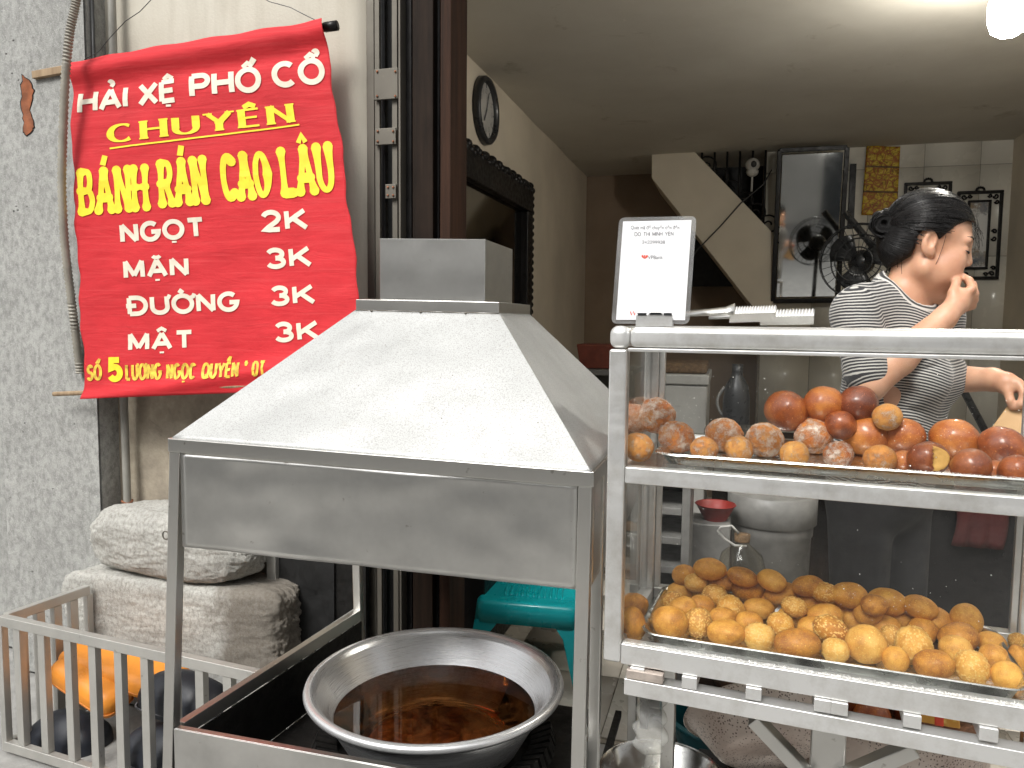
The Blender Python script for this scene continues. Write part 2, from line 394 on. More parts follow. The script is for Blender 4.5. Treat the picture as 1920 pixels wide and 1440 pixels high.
def ceilm():
    t = NT('ceiling_paint'); a = t.noise(1.3, None, 6, .6); p = t.noise(3.3, t.map(loc=(5, 2, 0)), 8, .7, .6)
    col = t.mix(t.ramp(a, [(.3, 0), (.7, 1)]), (.47, .435, .37), (.58, .55, .48)); col = t.mix(t.ramp(p, [(.60, 0), (.70, .6)]), col, (.30, .255, .19))
    pk = t.ramp(t.noise(11, None, 6, .7), [(.66, 0), (.69, 1)]); col = t.mix(t.math('MULTIPLY', pk, .5), col, (.68, .64, .55)); t.base(col); t.p(Roughness=.85); t.bump(t.math('ADD', p, pk), .3, .006); return t.done()
MT['ceiling'] = ceilm()
MT['tile_wall'] = simple('cream_wall_tile', (.74, .71, .63), .22, 0, .06, 3)
MT['tile_floor'] = simple('beige_floor_tile', (.58, .53, .45), .3, 0, .14, 5)
MT['grout'] = simple('grout', (.24, .21, .17), .9, 0, .2, 30)
MT['asphalt'] = simple('street_paving', (.28, .275, .262), .85, 0, .3, 12, .4, 150, .004)
MT['opp_wall'] = simple('pale_facade_paint', (.42, .41, .385), .85, 0, .12, 1.5)
MT['opp_dark'] = simple('dark_window', (.04, .045, .05), .2, 0, .2, 4)
def cloth_red():
    t = NT('red_banner_cloth'); w1 = t.n('ShaderNodeTexWave', wave_type='BANDS', bands_direction='X'); w2 = t.n('ShaderNodeTexWave', wave_type='BANDS', bands_direction='Z')
    for w in (w1, w2): t.t.links.new(t.map((1, 1, 1)), w.inputs[0]); w.inputs['Scale'].default_value = 130; w.inputs['Distortion'].default_value = 1.2; w.inputs['Detail'].default_value = 2
    a = t.noise(5, None, 5, .6); slub = t.noise(1, t.map((4, 4, 170)), 3)
    col = t.mix(t.ramp(a, [(.3, 0), (.75, 1)]), (.50, .006, .013), (.64, .015, .024)); col = t.mix(t.ramp(slub, [(.5, 0), (.8, .5)]), col, (.66, .06, .065)); t.base(col); t.p(Roughness=.7)
    cre = t.noise(1, t.map((5, 5, 26)), 5, .6, .8)
    t.bump(t.math('ADD', t.math('MULTIPLY', t.math('ADD', w1.outputs[1], w2.outputs[1]), .10), t.math('MULTIPLY', cre, 1.1)), .6, .006); return t.done()
MT['red'] = cloth_red()
MT['cream_ink'] = simple('cream_print', (.72, .655, .53), .65, 0, .10, 40, .2, 300, .0005)
MT['yellow_ink'] = simple('yellow_print', (.86, .66, .03), .6, 0, .10, 40, .2, 300, .0005)
MT['gold_ink'] = simple('worn_gold_print', (.80, .52, .06), .6, 0, .5, 60)
MT['brick'] = simple('exposed_brick', (.26, .085, .035), .9, 0, .5, 22, .6, 60, .004)
MT['conduit'] = simple('grey_conduit', (.30, .28, .235), .6, 0, .35, 9)
MT['pipe'] = simple('grey_pipe', (.28, .27, .24), .5, 0, .3, 8)
MT['rope'] = simple('rusty_wire', (.30, .12, .06), .8, .2, .5, 90)
MT['wire'] = simple('dark_wire', (.03, .03, .03), .5)
MT['leather_o'] = simple('orange_leather', (.72, .26, .03), .42, 0, .14, 9, .12, 220, .001)
MT['leather_n'] = simple('navy_vinyl', (.016, .019, .027), .5, 0, .3, 12, .15, 260, .001)
MT['piping'] = simple('orange_piping', (.50, .16, .02), .5)
MT['piping_n'] = simple('grey_piping', (.10, .10, .11), .5)
MT['teal'] = simple('turquoise_plastic', (.004, .34, .37), .33, 0, .06, 6)
MT['teal_dk'] = simple('dark_teal_plastic', (.01, .10, .12), .4)
MT['red_cloth'] = simple('dark_red_cloth', (.045, .004, .003), .8)
MT['speckle'] = None
MT['red_pl'] = simple('red_plastic', (.20, .014, .010), .5)
MT['terracotta'] = simple('terracotta', (.20, .05, .03), .6)
MT['grey_pl'] = simple('grey_plastic', (.17, .165, .155), .5)
MT['white_pl'] = simple('white_plastic', (.42, .41, .385), .4, 0, .06)
MT['dark_pl'] = simple('dark_plastic', (.02, .021, .023), .35)
MT['weave'] = simple('woven_rattan', (.16, .095, .045), .8, 0, .5, 60, .8, 120, .005)
MT['paper'] = simple('white_card', (.84, .84, .86), .5, 0, .02)
MT['ink'] = simple('grey_ink', (.10, .10, .11), .6)
MT['logo'] = simple('red_logo_ink', (.75, .08, .04), .6)
MT['bag'] = simple('brown_paper', (.52, .32, .15), .75, 0, .15, 8, .3, 30, .004)
MT['tray'] = simple('polished_tray_steel', (.60, .60, .58), .24, 1, .15, 12, .05, 120)
MT['skin'] = None
def glass(name, tint=(1, 1, 1), haze=.03, hz=(.8, .8, .78), rough=.0):
    t = NT(name); t.t.nodes.remove(t.b)
    tr = t.n('ShaderNodeBsdfTransparent'); tr.inputs[0].default_value = (*tint, 1); gl = t.n('ShaderNodeBsdfGlossy'); gl.inputs['Roughness'].default_value = rough
    lw = t.n('ShaderNodeLayerWeight'); lw.inputs['Blend'].default_value = .5; fr = t.math('MULTIPLY_ADD', t.math('POWER', lw.outputs['Facing'], 5.0), .96, .024); m1 = t.n('ShaderNodeMixShader'); L = t.t.links
    L.new(fr, m1.inputs[0]); L.new(tr.outputs[0], m1.inputs[1]); L.new(gl.outputs[0], m1.inputs[2])
    df = t.n('ShaderNodeBsdfDiffuse'); df.inputs[0].default_value = (*hz, 1); m2 = t.n('ShaderNodeMixShader')
    sm = t.ramp(t.noise(4, t.map((1, 1, 1)), 6, .65), [(.35, haze*.3), (.72, haze*1.6)]); L.new(sm, m2.inputs[0]); L.new(m1.outputs[0], m2.inputs[1]); L.new(df.outputs[0], m2.inputs[2]); L.new(m2.outputs[0], t.out.inputs[0]); return t.m
MT['glass'] = glass('dusty_case_glass', (.985, .99, .985), .005)
MT['acrylic'] = glass('clear_laminate', (.93, .94, .94), .22, (.6, .6, .6), .15)
MT['film'] = glass('clear_plastic_film', (.90, .90, .88), .16, (.8, .8, .78), .08)
MT['jug'] = glass('clear_bottle', (.80, .78, .72), .10, (.4, .38, .34), .05)
MT['mirror'] = simple('old_mirror', (.62, .63, .62), .045, 1, .08, 3, rv=.02)
MT['mirror_dk'] = simple('dim_mirror', (.30, .29, .27), .08, 1, .15, 3, rv=.03)
def oilm():
    t = NT('frying_oil'); t.t.nodes.remove(t.b); L = t.t.links
    tr = t.n('ShaderNodeBsdfTransparent'); gl = t.n('ShaderNodeBsdfGlossy'); gl.inputs['Roughness'].default_value = .01
    fr = t.n('ShaderNodeFresnel'); fr.inputs['IOR'].default_value = 1.47; m = t.n('ShaderNodeMixShader'); L.new(fr.outputs[0], m.inputs[0]); df = t.n('ShaderNodeBsdfDiffuse'); df.inputs[0].default_value = (.16, .055, .014, 1); mc = t.n('ShaderNodeMixShader'); L.new(t.ramp(t.noise(9, None, 7, .7, 2.0), [(.42, .0), (.7, .42)]), mc.inputs[0]); L.new(tr.outputs[0], mc.inputs[1]); L.new(df.outputs[0], mc.inputs[2]); L.new(mc.outputs[0], m.inputs[1]); L.new(gl.outputs[0], m.inputs[2]); L.new(m.outputs[0], t.out.inputs[0])
    va = t.n('ShaderNodeVolumeAbsorption'); va.inputs['Color'].default_value = (.93, .58, .10, 1); va.inputs['Density'].default_value = 11; L.new(va.outputs[0], t.out.inputs['Volume']); return t.m
MT['oil'] = oilm()
def speck():
    t = NT('greasy_speckled_metal'); a = t.noise(7, None, 5, .6); col = t.ramp(a, [(.3, (.42, .32, .27)), (.55, (.58, .49, .43)), (.75, (.68, .62, .56))]); s = t.ramp(t.vor(190), [(.24, 1), (.36, 0)]); s = t.math('MULTIPLY', s, t.ramp(t.noise(10, None, 3), [(.38, 0), (.5, .9)])); t.base(t.mix(s, col, (.06, .035, .028))); t.p(Metallic=.15, Roughness=.5); return t.done()
MT['speckle'] = speck()
def dregs():
    t = NT('oil_dregs'); w = t.noise(16, None, 8, .72, 2.4); t.base(t.ramp(w, [(.35, (.02, .009, .005)), (.5, (.13, .055, .025)), (.68, (.34, .17, .09))])); t.p(Roughness=.6); return t.done()
MT['dregs'] = dregs()

def fried(name, lo, mid, hi, rough, coat=0.0, sugar=0.0, spots=.4):
    t = NT(name); v = t.map(rand=True); a = t.noise(1.15, v, 5, .6); f = t.noise(20, v, 5, .75); oi = t.n('ShaderNodeObjectInfo')
    fac = t.math('ADD', t.math('MULTIPLY', a, .8), t.math('MULTIPLY', t.math('SUBTRACT', oi.outputs['Random'], .5), .24)); fac = t.math('ADD', fac, .1)
    fac = t.math('ADD', fac, t.math('MULTIPLY', t.math('SUBTRACT', t.noise(9, v, 5, .75), .5), .38)); col = t.ramp(fac, [(.28, lo), (.5, mid), (.74, hi)]); dk = t.ramp(t.noise(6.5, v, 2), [(.69, 0), (.76, spots)]); col = t.mix(dk, col, tuple(x*.3 for x in lo)); h = t.math('MULTIPLY', f, .5)
    if sugar:
        s1 = t.math('ADD', t.math('MULTIPLY', t.noise(2.2, v, 3, .6), .55), t.math('MULTIPLY', t.noise(16, v, 3, .7), .45)); lo_s = .69-.25*sugar; sm = t.ramp(s1, [(lo_s-.03, 0), (lo_s+.12, .95)]); gr = t.ramp(t.noise(30, v, 2), [(.35, .7), (.55, 1)])
        col = t.mix(t.math('MULTIPLY', sm, gr), col, (.93, .79, .68)); h = t.math('ADD', h, t.math('MULTIPLY', sm, 1.2))
    else:
        g = t.ramp(t.noise(11, v, 3, .7), [(.62, 0), (.68, .8)]); col = t.mix(g, col, tuple(min(1, x*1.7+.08) for x in hi))
    t.base(col); t.p(Roughness=rough, Coat_Weight=coat, Coat_Roughness=.12); t.bump(h, .8 if sugar else .7, .0028); return t.done()
MT['d_gold'] = fried('golden_fried_dough', (.32, .105, .014), (.60, .25, .03), (.82, .43, .075), .5, .06)
MT['d_pale'] = fried('pale_fried_dough', (.46, .19, .03), (.70, .345, .06), (.88, .54, .14), .52, .04)
MT['d_glaze'] = fried('caramel_glazed_dough', (.18, .030, .006), (.38, .088, .014), (.62, .22, .038), .28, .5)
MT['d_dark'] = fried('dark_caramel_dough', (.11, .020, .005), (.21, .042, .009), (.38, .105, .02), .28, .5)
MT['d_sugar'] = fried('sugar_crusted_dough', (.46, .10, .018), (.66, .22, .04), (.76, .34, .08), .6, .05, .85)
MT['d_sugar2'] = fried('lightly_sugared_dough', (.40, .11, .02), (.60, .23, .04), (.74, .37, .09), .5, .1, .60)
MT['sesame'] = simple('sesame_seed', (.82, .52, .16), .5, 0, .2, 60)
MT['inside'] = simple('torn_dough_inside', (.66, .38, .10), .7, 0, .2, 80, .4, 200)
MT['sugar'] = simple('sugar_grain', (.88, .87, .84), .5, 0, .03)

# ================================================================ the setting
FY = 2.15                                     # facade plane
CZ = 2.30                                     # ceiling height
LX, RX, BY = -1.04, 1.51, 5.05                # shop walls
st = mesh_obj('street', MB().grid(lambda u, v: (-60+120*u, -60+63*v, -.012), 8, 8), MT['asphalt'], origin=(0, 0, 0)); tag(st, kind='structure')
fl = mesh_obj('floor', MB().box((LX-.1, 2.2, -.14), (RX+.1, 6.0, -.008)), MT['grout'], origin=(0, 0, 0)); tag(fl, kind='structure')
tb = MB(); tb.box((-.198, -.198, 0), (.198, .198, .008)); tm = None
for i in range(7):
    for j in range(9):
        c = Vector((LX+.2+i*.4-.1, 2.42+j*.4, -.0075+random.uniform(-.0004, .0004)))
        if tm is None: o = mesh_obj('floor_tile', tb, MT['tile_floor'], origin=(0, 0, 0), bevel=.001); tm = o.data
        else: o = bpy.data.objects.new('floor_tile', tm); COL.objects.link(o)
        o.parent = fl; o.location = c
ce = mesh_obj('ceiling', MB().grid(lambda u, v: (LX-.2+(RX-LX+.4)*u, 2.2+3.5*v, CZ+.006*fbm((u*3, v*4, 0), 1)), 40, 50), MT['ceiling'], origin=(0, 2, CZ)); tag(ce, kind='structure')

# inner walls
w = mesh_obj('inner_wall', MB().box((LX-.18, FY+.1, 0), (LX, 5.75, CZ+.05)), MT['paint_w'], origin=(LX, 3, 0)); tag(w, 'cream painted shop wall on the left, carrying the clock and the carved black frame', 'wall')
w = mesh_obj('inner_wall', MB().box((RX, FY, 0), (RX+.18, 5.2, CZ+.05)), MT['paint_w'], origin=(RX, 3, 0)); tag(w, 'brownish shop side wall at the right edge of the photo', 'wall')
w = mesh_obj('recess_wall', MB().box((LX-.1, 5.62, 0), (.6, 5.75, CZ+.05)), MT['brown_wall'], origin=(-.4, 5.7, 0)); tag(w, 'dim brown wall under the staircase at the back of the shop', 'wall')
tw = thing('tiled_wall', 'cream tiled back wall behind the woman, with hanging pictures', 'wall', (.9, BY, 0))
mesh_obj('wall_backing', MB().box((.17, BY+.006, 0), (RX+.1, BY+.2, CZ+.04)), MT['grout'], tw)
ts = MB(); ts.box((.0015, 0, .0015), (.2905, .006, .5185)); tmesh = None
x = aY(1733, 313, BY).x-2*.292; z0 = aY(1733, 313, BY).z
for i in range(-1, 6):
    for j in range(-4, 1):
        zz = z0+j*.52; xx = x+i*.292
        if zz > CZ-.01: continue
        if tmesh is None: o = mesh_obj('wall_tile', ts, MT['tile_wall'], origin=(0, 0, 0), bevel=.0008); tmesh = o.data
        else: o = bpy.data.objects.new('wall_tile', tmesh); COL.objects.link(o)
        o.parent = tw; o.location = Vector((xx, BY+random.uniform(0, .0008), zz))-WORLD[tw.name]

# staircase: stringer seen from the side, wrought iron railing above
sp = [aY(x, y, 4.98) for x, y in ((1222, 284), (1302, 284), (1452, 440), (1452, 612), (1440, 612), (1222, 334))]
stc = thing('staircase', 'cream plastered staircase flank climbing to the left behind the payment card', 'staircase', (-.1, 5.0, 0))
mesh_obj('flank', MB().prism(sp, (0, .66, 0)), MT['paint_stair'], stc, bevel=.004)
rl = MB()
for k in range(7):
    px = 1316+k*23; b = aY(px, 300+(px-1316)*1.04, 5.0); rl.tube([b-Vector((0, 0, .05)), Vector((b.x, b.y, CZ))], .007, 6)
    for s in (0, 1):
        c = aY(px+11, 312+k*22+s*48, 5.0); pts = [c+Vector((math.cos(a)*(.012+.006*a), 0, math.sin(a)*(.012+.006*a))) for a in np.linspace(0, 8.5, 26)]
        if c.z > 1.75 and c.z < 2.26: rl.tube(pts, .0055, 5)
mesh_obj('railing', rl, MT['wood_black'], stc, smooth=True)
mesh_obj('stairwell_shade', MB().box((-.35, 5.5, 1.5), (.62, 5.55, CZ)), MT['black'], stc)  # black sheet stands in for the unlit stairwell behind the railing
mesh_obj('cable', MB().tube([aY(x, y, 4.96) for x, y in ((1447, 318), (1432, 345), (1390, 380), (1350, 425), (1308, 468), (1285, 500))], .0045, 6), MT['wire'], stc, smooth=True)

# shop front: old plaster wall, concrete pillar, shutter rail, dark wooden post
pl0 = aY(0, 700, 2.06).x; pl1 = aY(172, 480, 2.06).x
def pill(u, v): return (pl0+(pl1-pl0)*u, 2.06+.0008*fbm((u, v*5, 0), 3), 6.0*v)
pil = thing('concrete_pillar', 'rough grey concrete pillar left of the red banner', 'pillar', ((pl0+pl1)/2, 2.1, 0))
b = MB(); b.grid(pill, 20, 120); b.box((pl0+.001, 2.07, 0), (pl1-.001, 2.32, 6.0)); mesh_obj('concrete_face', b, MT['concrete'], pil, smooth='auto', fix=False); auto_smooth(pil.children[0], 30)
pp = [(42, 142), (50, 148), (60, 160), (62, 172), (58, 190), (55, 208), (60, 225), (63, 238), (58, 248), (48, 255), (44, 246), (44, 222), (41, 200), (40, 170)]
_rb = random.Random(4); pp = [(a[0]+(b_[0]-a[0])*t+_rb.uniform(-1.8, 1.8), a[1]+(b_[1]-a[1])*t+_rb.uniform(-1.8, 1.8)) for a, b_ in zip(pp, pp[1:]+pp[:1]) for t in (0, .33, .66)]
b = MB(); b.prism([aY(x, y, 2.0572) for x, y in pp], (0, .006, 0)); mesh_obj('exposed_brick_patch', b, MT['brick'], pil)
b = MB(); b.prism([aY(50+(x-50)*1.16, 198+(y-198)*1.04, 2.0582) for x, y in pp], (0, .006, 0)); mesh_obj('brick_patch_outline', b, MT['soot'], pil)  # dark outline around the brick patch
wl0 = aY(197, 480, FY).x; wl1 = aY(690, 300, FY).x
pw = thing('plaster_wall', 'stained beige plaster wall behind the red banner', 'wall', ((wl0+wl1)/2, FY, 0))
def pwf(u, v):
    e = max(0, (u-.95)/.05); return (wl0+(wl1-wl0)*u, FY+.006*fbm((u*2, v*9, 3), 1.5)+.04*e*e, 6.2*v)
b = MB(); b.grid(pwf, 40, 160); b.box((wl0+.01, FY+.045, 0), (wl1-.005, FY+.2, 6.2)); mesh_obj('plaster_face', b, MT['plaster'], pw, smooth=True, fix=False)
uw = mesh_obj('upper_wall', MB().box((wl1+.002, FY-.05, CZ+.13), (2.6, FY+.2, 6.2)), MT['plaster'], origin=(.6, FY, CZ)); tag(uw, 'plaster wall of the upper floor above the shop opening', 'wall')
rw = mesh_obj('door_jamb_wall', MB().box((RX+.002, FY-.05, 0), (2.6, FY+.2, CZ+.128)), MT['plaster'], origin=(2, FY, 0)); tag(rw, 'plaster wall to the right of the shop opening', 'wall')
dk = mesh_obj('board_shade_black', MB().box((pl0-1.4, 2.33, 0), (wl0+.05, 2.36, 6.1)), MT['black'], origin=(-2.6, 2.34, 0)); tag(dk, 'black sheet for the shade in the gap between the concrete pillar and the plaster wall', 'gap')  # black backing paints the shade of the gap, no board stands there
nb = mesh_obj('neighbour_wall', MB().box((pl0-2.5, 2.2, 0), (pl0-.03, 2.32, 6.0)), MT['concrete'], origin=(pl0-1, 2.2, 0)); tag(nb, 'grey wall beyond the concrete pillar at the far left edge', 'wall')
# shutter guide
sg = thing('shutter_rail', 'weathered slotted steel shutter rail beside the plaster wall', 'shutter rail', (-1.01, FY, 0))
def vst(x0, x1, ya, yb, Y, mat, nm, par, d=.02, bev=.0015):
    p0 = aY((x0+x1)/2, 300, Y); a = aY(x0, 300, Y).x; c = aY(x1, 300, Y).x
    za = aY((x0+x1)/2, ya, Y).z if ya > -900 else 3.2; zb = aY((x0+x1)/2, yb, Y).z if yb < 1900 else 0
    return mesh_obj(nm, MB().box((a, Y, zb), (c, Y+d, za)), mat, par, bevel=bev)
vst(688, 702, -999, 1999, 2.16, MT['rail_steel'], 'outer_channel', sg, .10)
vst(703, 712, -999, 1999, 2.12, MT['rail_steel'], 'flange', sg, .012)
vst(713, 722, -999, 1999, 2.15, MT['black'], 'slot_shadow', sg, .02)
vst(735, 745, -999, 1999, 2.12, MT['rail_steel'], 'flange', sg, .012)
vst(747, 751, -999, 1999, 2.10, MT['rail_steel'], 'edge_strip', sg, .05)
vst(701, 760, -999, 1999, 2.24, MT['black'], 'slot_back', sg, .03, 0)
for (ya, yb, xa, xb) in ((128, 186, 702, 746), (240, 271, 703, 742), (345, 372, 722, 742)):
    cpl = vst(xa, xb, ya, yb, 2.108, MT['rail_steel'], 'cross_plate', sg, .008)
    for rx, ry in ((xa+5, ya+6), (xb-5, ya+6), (xa+5, yb-6), (xb-5, yb-6)):
        c = aY(rx, ry, 2.106); mesh_obj('rivet', MB().sphere(c, (.0035, .003, .0035), 8, 6), MT['rope'], cpl, smooth=True)
wp = thing('wooden_door_post', 'dark weathered wooden door post with reddish edge beside the shop opening', 'door post', (-.88, FY, 0))
vst(757, 772, -999, 1999, 2.14, MT['wood_black'], 'inner_edge', wp, .10, .003)
vst(773, 812, -999, 1999, 2.12, MT['wood_post'], 'panel', wp, .12, .003)
vst(813, 824, -999, 1999, 2.15, MT['wood_black'], 'groove', wp, .10, .002)
vst(825, 845, -999, 1999, 2.11, MT['wood_red'], 'outer_edge', wp, .14, .003)

# grey pipe in the corner, bound with rusty wire
pv = thing('wall_pipe', 'grey vertical pipe in the corner behind the banner, bound with rusty wire below', 'pipe', tuple(Vector((aY(213, 400, 2.11).x, 2.11, 0))))
px_ = aY(213, 100, 2.11).x
mesh_obj('pipe_body', MB().tube([(px_, 2.11, 0), (px_-.004, 2.11, 1.2), (px_+.002, 2.11, 3.2)], .0125, 12), MT['pipe'], pv, smooth='auto'); auto_smooth(pv.children[0])
rp = MB(); cc = aY(202, 955, 2.11)
for k in range(7):
    rp.tube([Vector((px_-.003, 2.11, cc.z+(k-3)*.011))+Vector((math.cos(a)*.0165, math.sin(a)*.0165, .004*math.sin(a*2+k))) for a in np.linspace(0, 2*math.pi, 14)], .0035, 5)
mesh_obj('wire_binding', rp, MT['rope'], pv, smooth=True)

# corrugated conduit
cp = [(147, -60), (143, 0), (131, 60), (123, 140), (118, 250), (116, 350), (121, 450), (131, 540), (141, 620), (150, 700)]
cY = [1.985, 1.985, 1.985, 1.985, 1.99, 1.995, 2.005, 2.02, 2.035, 2.045]
ctl = [aY(x, y, Y) for (x, y), Y in zip(cp, cY)]
pts = []; rr = []; N = 210
for i in range(N+1):
    t = i/N*(len(ctl)-1); k = min(int(t), len(ctl)-2); u = t-k
    p = [ctl[max(0, min(len(ctl)-1, k+d))] for d in (-1, 0, 1, 2)]
    pts.append(.5*(2*p[1]+(p[2]-p[0])*u+(2*p[0]-5*p[1]+4*p[2]-p[3])*u*u+(3*p[1]-p[0]-3*p[2]+p[3])*u**3)); rr.append((.0142 if i % 2 else .0106))
cn = mesh_obj('conduit', MB().tube(pts, rr, 10), MT['conduit'], origin=tuple(pts[-1])); auto_smooth(cn, 60); tag(cn, 'ribbed grey flexible conduit running down along the left edge of the banner', 'conduit')
# hanging wires
wr = mesh_obj('hanging_wire', MB().tube([aY(x, y, 2.03) for x, y in ((158, 112), (185, 97), (205, 72), (235, 40), (262, 22), (283, 0), (296, -18))], .0013, 5), MT['wire']); tag(wr, 'thin dark wire tying the left end of the banner stick', 'wire')
wr = mesh_obj('hanging_wire', MB().tube([aY(x, y, 2.05) for x, y in ((480, -12), (505, 3), (545, 14), (570, 27), (592, 38))], .0013, 5), MT['wire']); tag(wr, 'thin wire tying the right end of the banner stick', 'wire')
gc = mesh_obj('black_cable', MB().tube([aY(x, y, 2.09) for x, y in ((172, -20), (178, 200), (182, 500), (186, 800), (190, 900), (186, 960), (193, 1000))], .006, 8), MT['wire'], smooth=True); tag(gc, 'black cable hanging in the gap right of the concrete pillar', 'cable')

# building across the street (seen in the mirror and in the reflections on steel and glass)
ob = thing('building_across_street', 'pale building across the street, seen only mirrored in steel, mirror and glass', 'building', (0, -6.2, 0))
mesh_obj('wall', MB().box((-16, -8, 0), (16, -6.2, 5.4)), MT['opp_wall'], ob)
for k in range(-6, 7):
    for j in range(2):
        if j == 0: mesh_obj('shop_door', MB().box((k*2.4-.8, -6.22, 0), (k*2.4+.8, -6.19, 2.3)), MT['opp_dark'], ob)
        else: mesh_obj('window', MB().box((k*2.4-.55, -6.22, 3.7), (k*2.4+.55, -6.19, 5.2)), MT['opp_dark'], ob)

# ================================================================ red banner
BP = Vector((-1.5, 2.03, 1.6)); BN = Vector((0, 1, -.05)).normalized()
QT = [Vector((133, 118)), Vector((607, 38)), Vector((697, 727)), Vector((157, 748))]
def buv(px, py):      # rough inverse of the quad, enough for the folds
    v = (py-(118-.168*(px-133)))/655.0; u = (px-(133+24*v))/(474+66*v); return u, v
def bwave(u, v):
    o = .007*math.sin(3.1*u+5*v)+.004*math.sin(9*u*u+2*v)*v+.0035*fbm((u*2.2, v*7, 1), 1.6)
    o += .016*math.exp(-((v-.030)/.028)**2)+.014*math.exp(-((v-.972)/.024)**2)
    o -= .006*math.exp(-((v-.085)/.025)**2)
    if u > .8: o += .008*((u-.8)/.2)*math.sin(26*u+9*v)*math.exp(-(v/.14)**2)
    return o
def bpt(px, py, lift=0.0):
    p = aP(px, py, BP, BN); u, v = buv(px, py); return p-BN*(bwave(u, v)+lift)
def bq(u, v):
    a = QT[0].lerp(QT[1], u); b = QT[3].lerp(QT[2], u); q = a.lerp(b, v)
    return q+Vector((2.2*math.sin(v*23)+1.2*math.sin(v*61), 0))*(1 if u < .01 or u > .99 else 0)+Vector((0, 1.6*math.sin(u*31)))*(1 if v < .01 else 0)
bn = thing('banner', 'red cloth price banner with white and yellow lettering hanging on a stick', 'banner', tuple(aP(157, 748, BP, BN)))
CLOTH_FLIP = False
cl = mesh_obj('cloth', MB().grid(lambda u, v: bpt(*bq(u, v)), 110, 150), MT['red'], bn, smooth=True)
m = cl.modifiers.new('thick', 'SOLIDIFY'); m.thickness = .0010; m.offset = 1 if CLOTH_FLIP else -1
back = BN*.004
mesh_obj('top_stick', MB().bar(aP(62, 141, BP, BN)+back, aP(330, 92, BP, BN)+back, .020, .024).tube([aP(330, 92, BP, BN)+back, aP(629, 47, BP, BN)+back], .0125, 10), MT['stick'], bn, bevel=.002)
mesh_obj('bottom_stick', MB().tube([aP(98, 739, BP, BN)+back*1.5, aP(705, 713, BP, BN)+back*1.5], .0075, 8), MT['stick'], bn, smooth=True)
mesh_obj('stick_end_cap', MB().tube([aP(608, 50, BP, BN)+back, aP(631, 46.7, BP, BN)+back], .0142, 12), MT['wood_black'], bn, smooth='auto')

# ---- stroke lettering
def arc(cx, cy, rx, ry, a0, a1, n=16): return [(cx+rx*math.cos(R_(a0+(a1-a0)*i/n)), cy+ry*math.sin(R_(a0+(a1-a0)*i/n))) for i in range(n+1)]
GL = {
'A': (.92, [[(0, 0), (.46, 1)], [(.46, 1), (.92, 0)], [(.17, .32), (.75, .32)]]),
'B': (.74, [[(0, 0), (0, 1)], [(0, 1)]+arc(.42, .76, .25, .24, 90, -90)+[(0, .52)], [(0, .52)]+arc(.46, .26, .28, .26, 90, -90)+[(0, 0)]]),
'C': (.86, [arc(.46, .5, .46, .5, 48, 312, 24)]),
'D': (.86, [[(0, 0), (0, 1)], [(0, 1)]+arc(.38, .5, .48, .5, 90, -90, 20)+[(0, 0)]]),
'E': (.66, [[(0, 0), (0, 1)], [(0, 1), (.66, 1)], [(0, .52), (.6, .52)], [(0, 0), (.66, 0)]]),
'G': (.92, [arc(.46, .5, .46, .5, 48, 350, 26)+[(.92, .46), (.52, .46)]]),
'H': (.78, [[(0, 0), (0, 1)], [(.78, 0), (.78, 1)], [(0, .52), (.78, .52)]]),
'I': (.02, [[(0, 0), (0, 1)]]),
'K': (.8, [[(0, 0), (0, 1)], [(.76, 1), (0, .36)], [(.27, .58), (.8, 0)]]),
'L': (.6, [[(0, 1), (0, 0)], [(0, 0), (.6, 0)]]),
'M': (.92, [[(0, 0), (0, 1)], [(0, 1), (.46, .1)], [(.46, .1), (.92, 1)], [(.92, 1), (.92, 0)]]),
'N': (.78, [[(0, 0), (0, 1)], [(0, 1), (.78, 0)], [(.78, 0), (.78, 1)]]),
'O': (.96, [arc(.48, .5, .48, .5, 0, 360, 32)]),
'P': (.72, [[(0, 0), (0, 1)], [(0, 1)]+arc(.42, .73, .3, .27, 90, -90)+[(0, .46)]]),
'Q': (.96, [arc(.48, .5, .48, .5, 0, 360, 32), [(.56, .28), (.95, -.04)]]),
'R': (.76, [[(0, 0), (0, 1)], [(0, 1)]+arc(.42, .75, .28, .25, 90, -90)+[(0, .5)], [(.36, .5), (.76, 0)]]),
'S': (.7, [arc(.35, .75, .33, .25, 20, 270, 14)+arc(.35, .25, .35, .25, 90, -160, 14)]),
'T': (.8, [[(0, 1), (.8, 1)], [(.4, 1), (.4, 0)]]),
'U': (.78, [[(0, 1)]+arc(.39, .36, .39, .36, 180, 360)+[(.78, 1)]]),
'X': (.84, [[(0, 0), (.84, 1)], [(0, 1), (.84, 0)]]),
'Y': (.86, [[(0, 1), (.43, .45)], [(.86, 1), (.43, .45)], [(.43, .45), (.43, 0)]]),
'2': (.68, [arc(.34, .7, .33, .3, 165, -20, 14)+[(.56, .46), (0, 0), (.68, 0)]]),
'3': (.66, [arc(.32, .75, .30, .25, 160, -90, 16), arc(.32, .26, .34, .26, 90, -160, 16)]),
'5': (.66, [[(.62, 1), (.12, 1), (.06, .55)]+arc(.32, .32, .33, .32, 125, -150, 18)]),
'4': (.7, [[(.5, 0), (.5, 1), (0, .3), (.7, .3)]]), '9': (.66, [arc(.33, .7, .31, .3, 0, 360, 20), arc(.2, .7, .45, .7, 0, -80, 10)]), '8': (.66, [arc(.33, .75, .28, .25, 0, 360, 18), arc(.33, .26, .33, .26, 0, 360, 18)]),
'*': (.4, [[(.2, .55), (.2, 1)], [(0, .65), (.4, .9)], [(0, .9), (.4, .65)]]),
'.': (.05, [[(0, 0), (0, .05)]]), ' ': (.45, []),
}
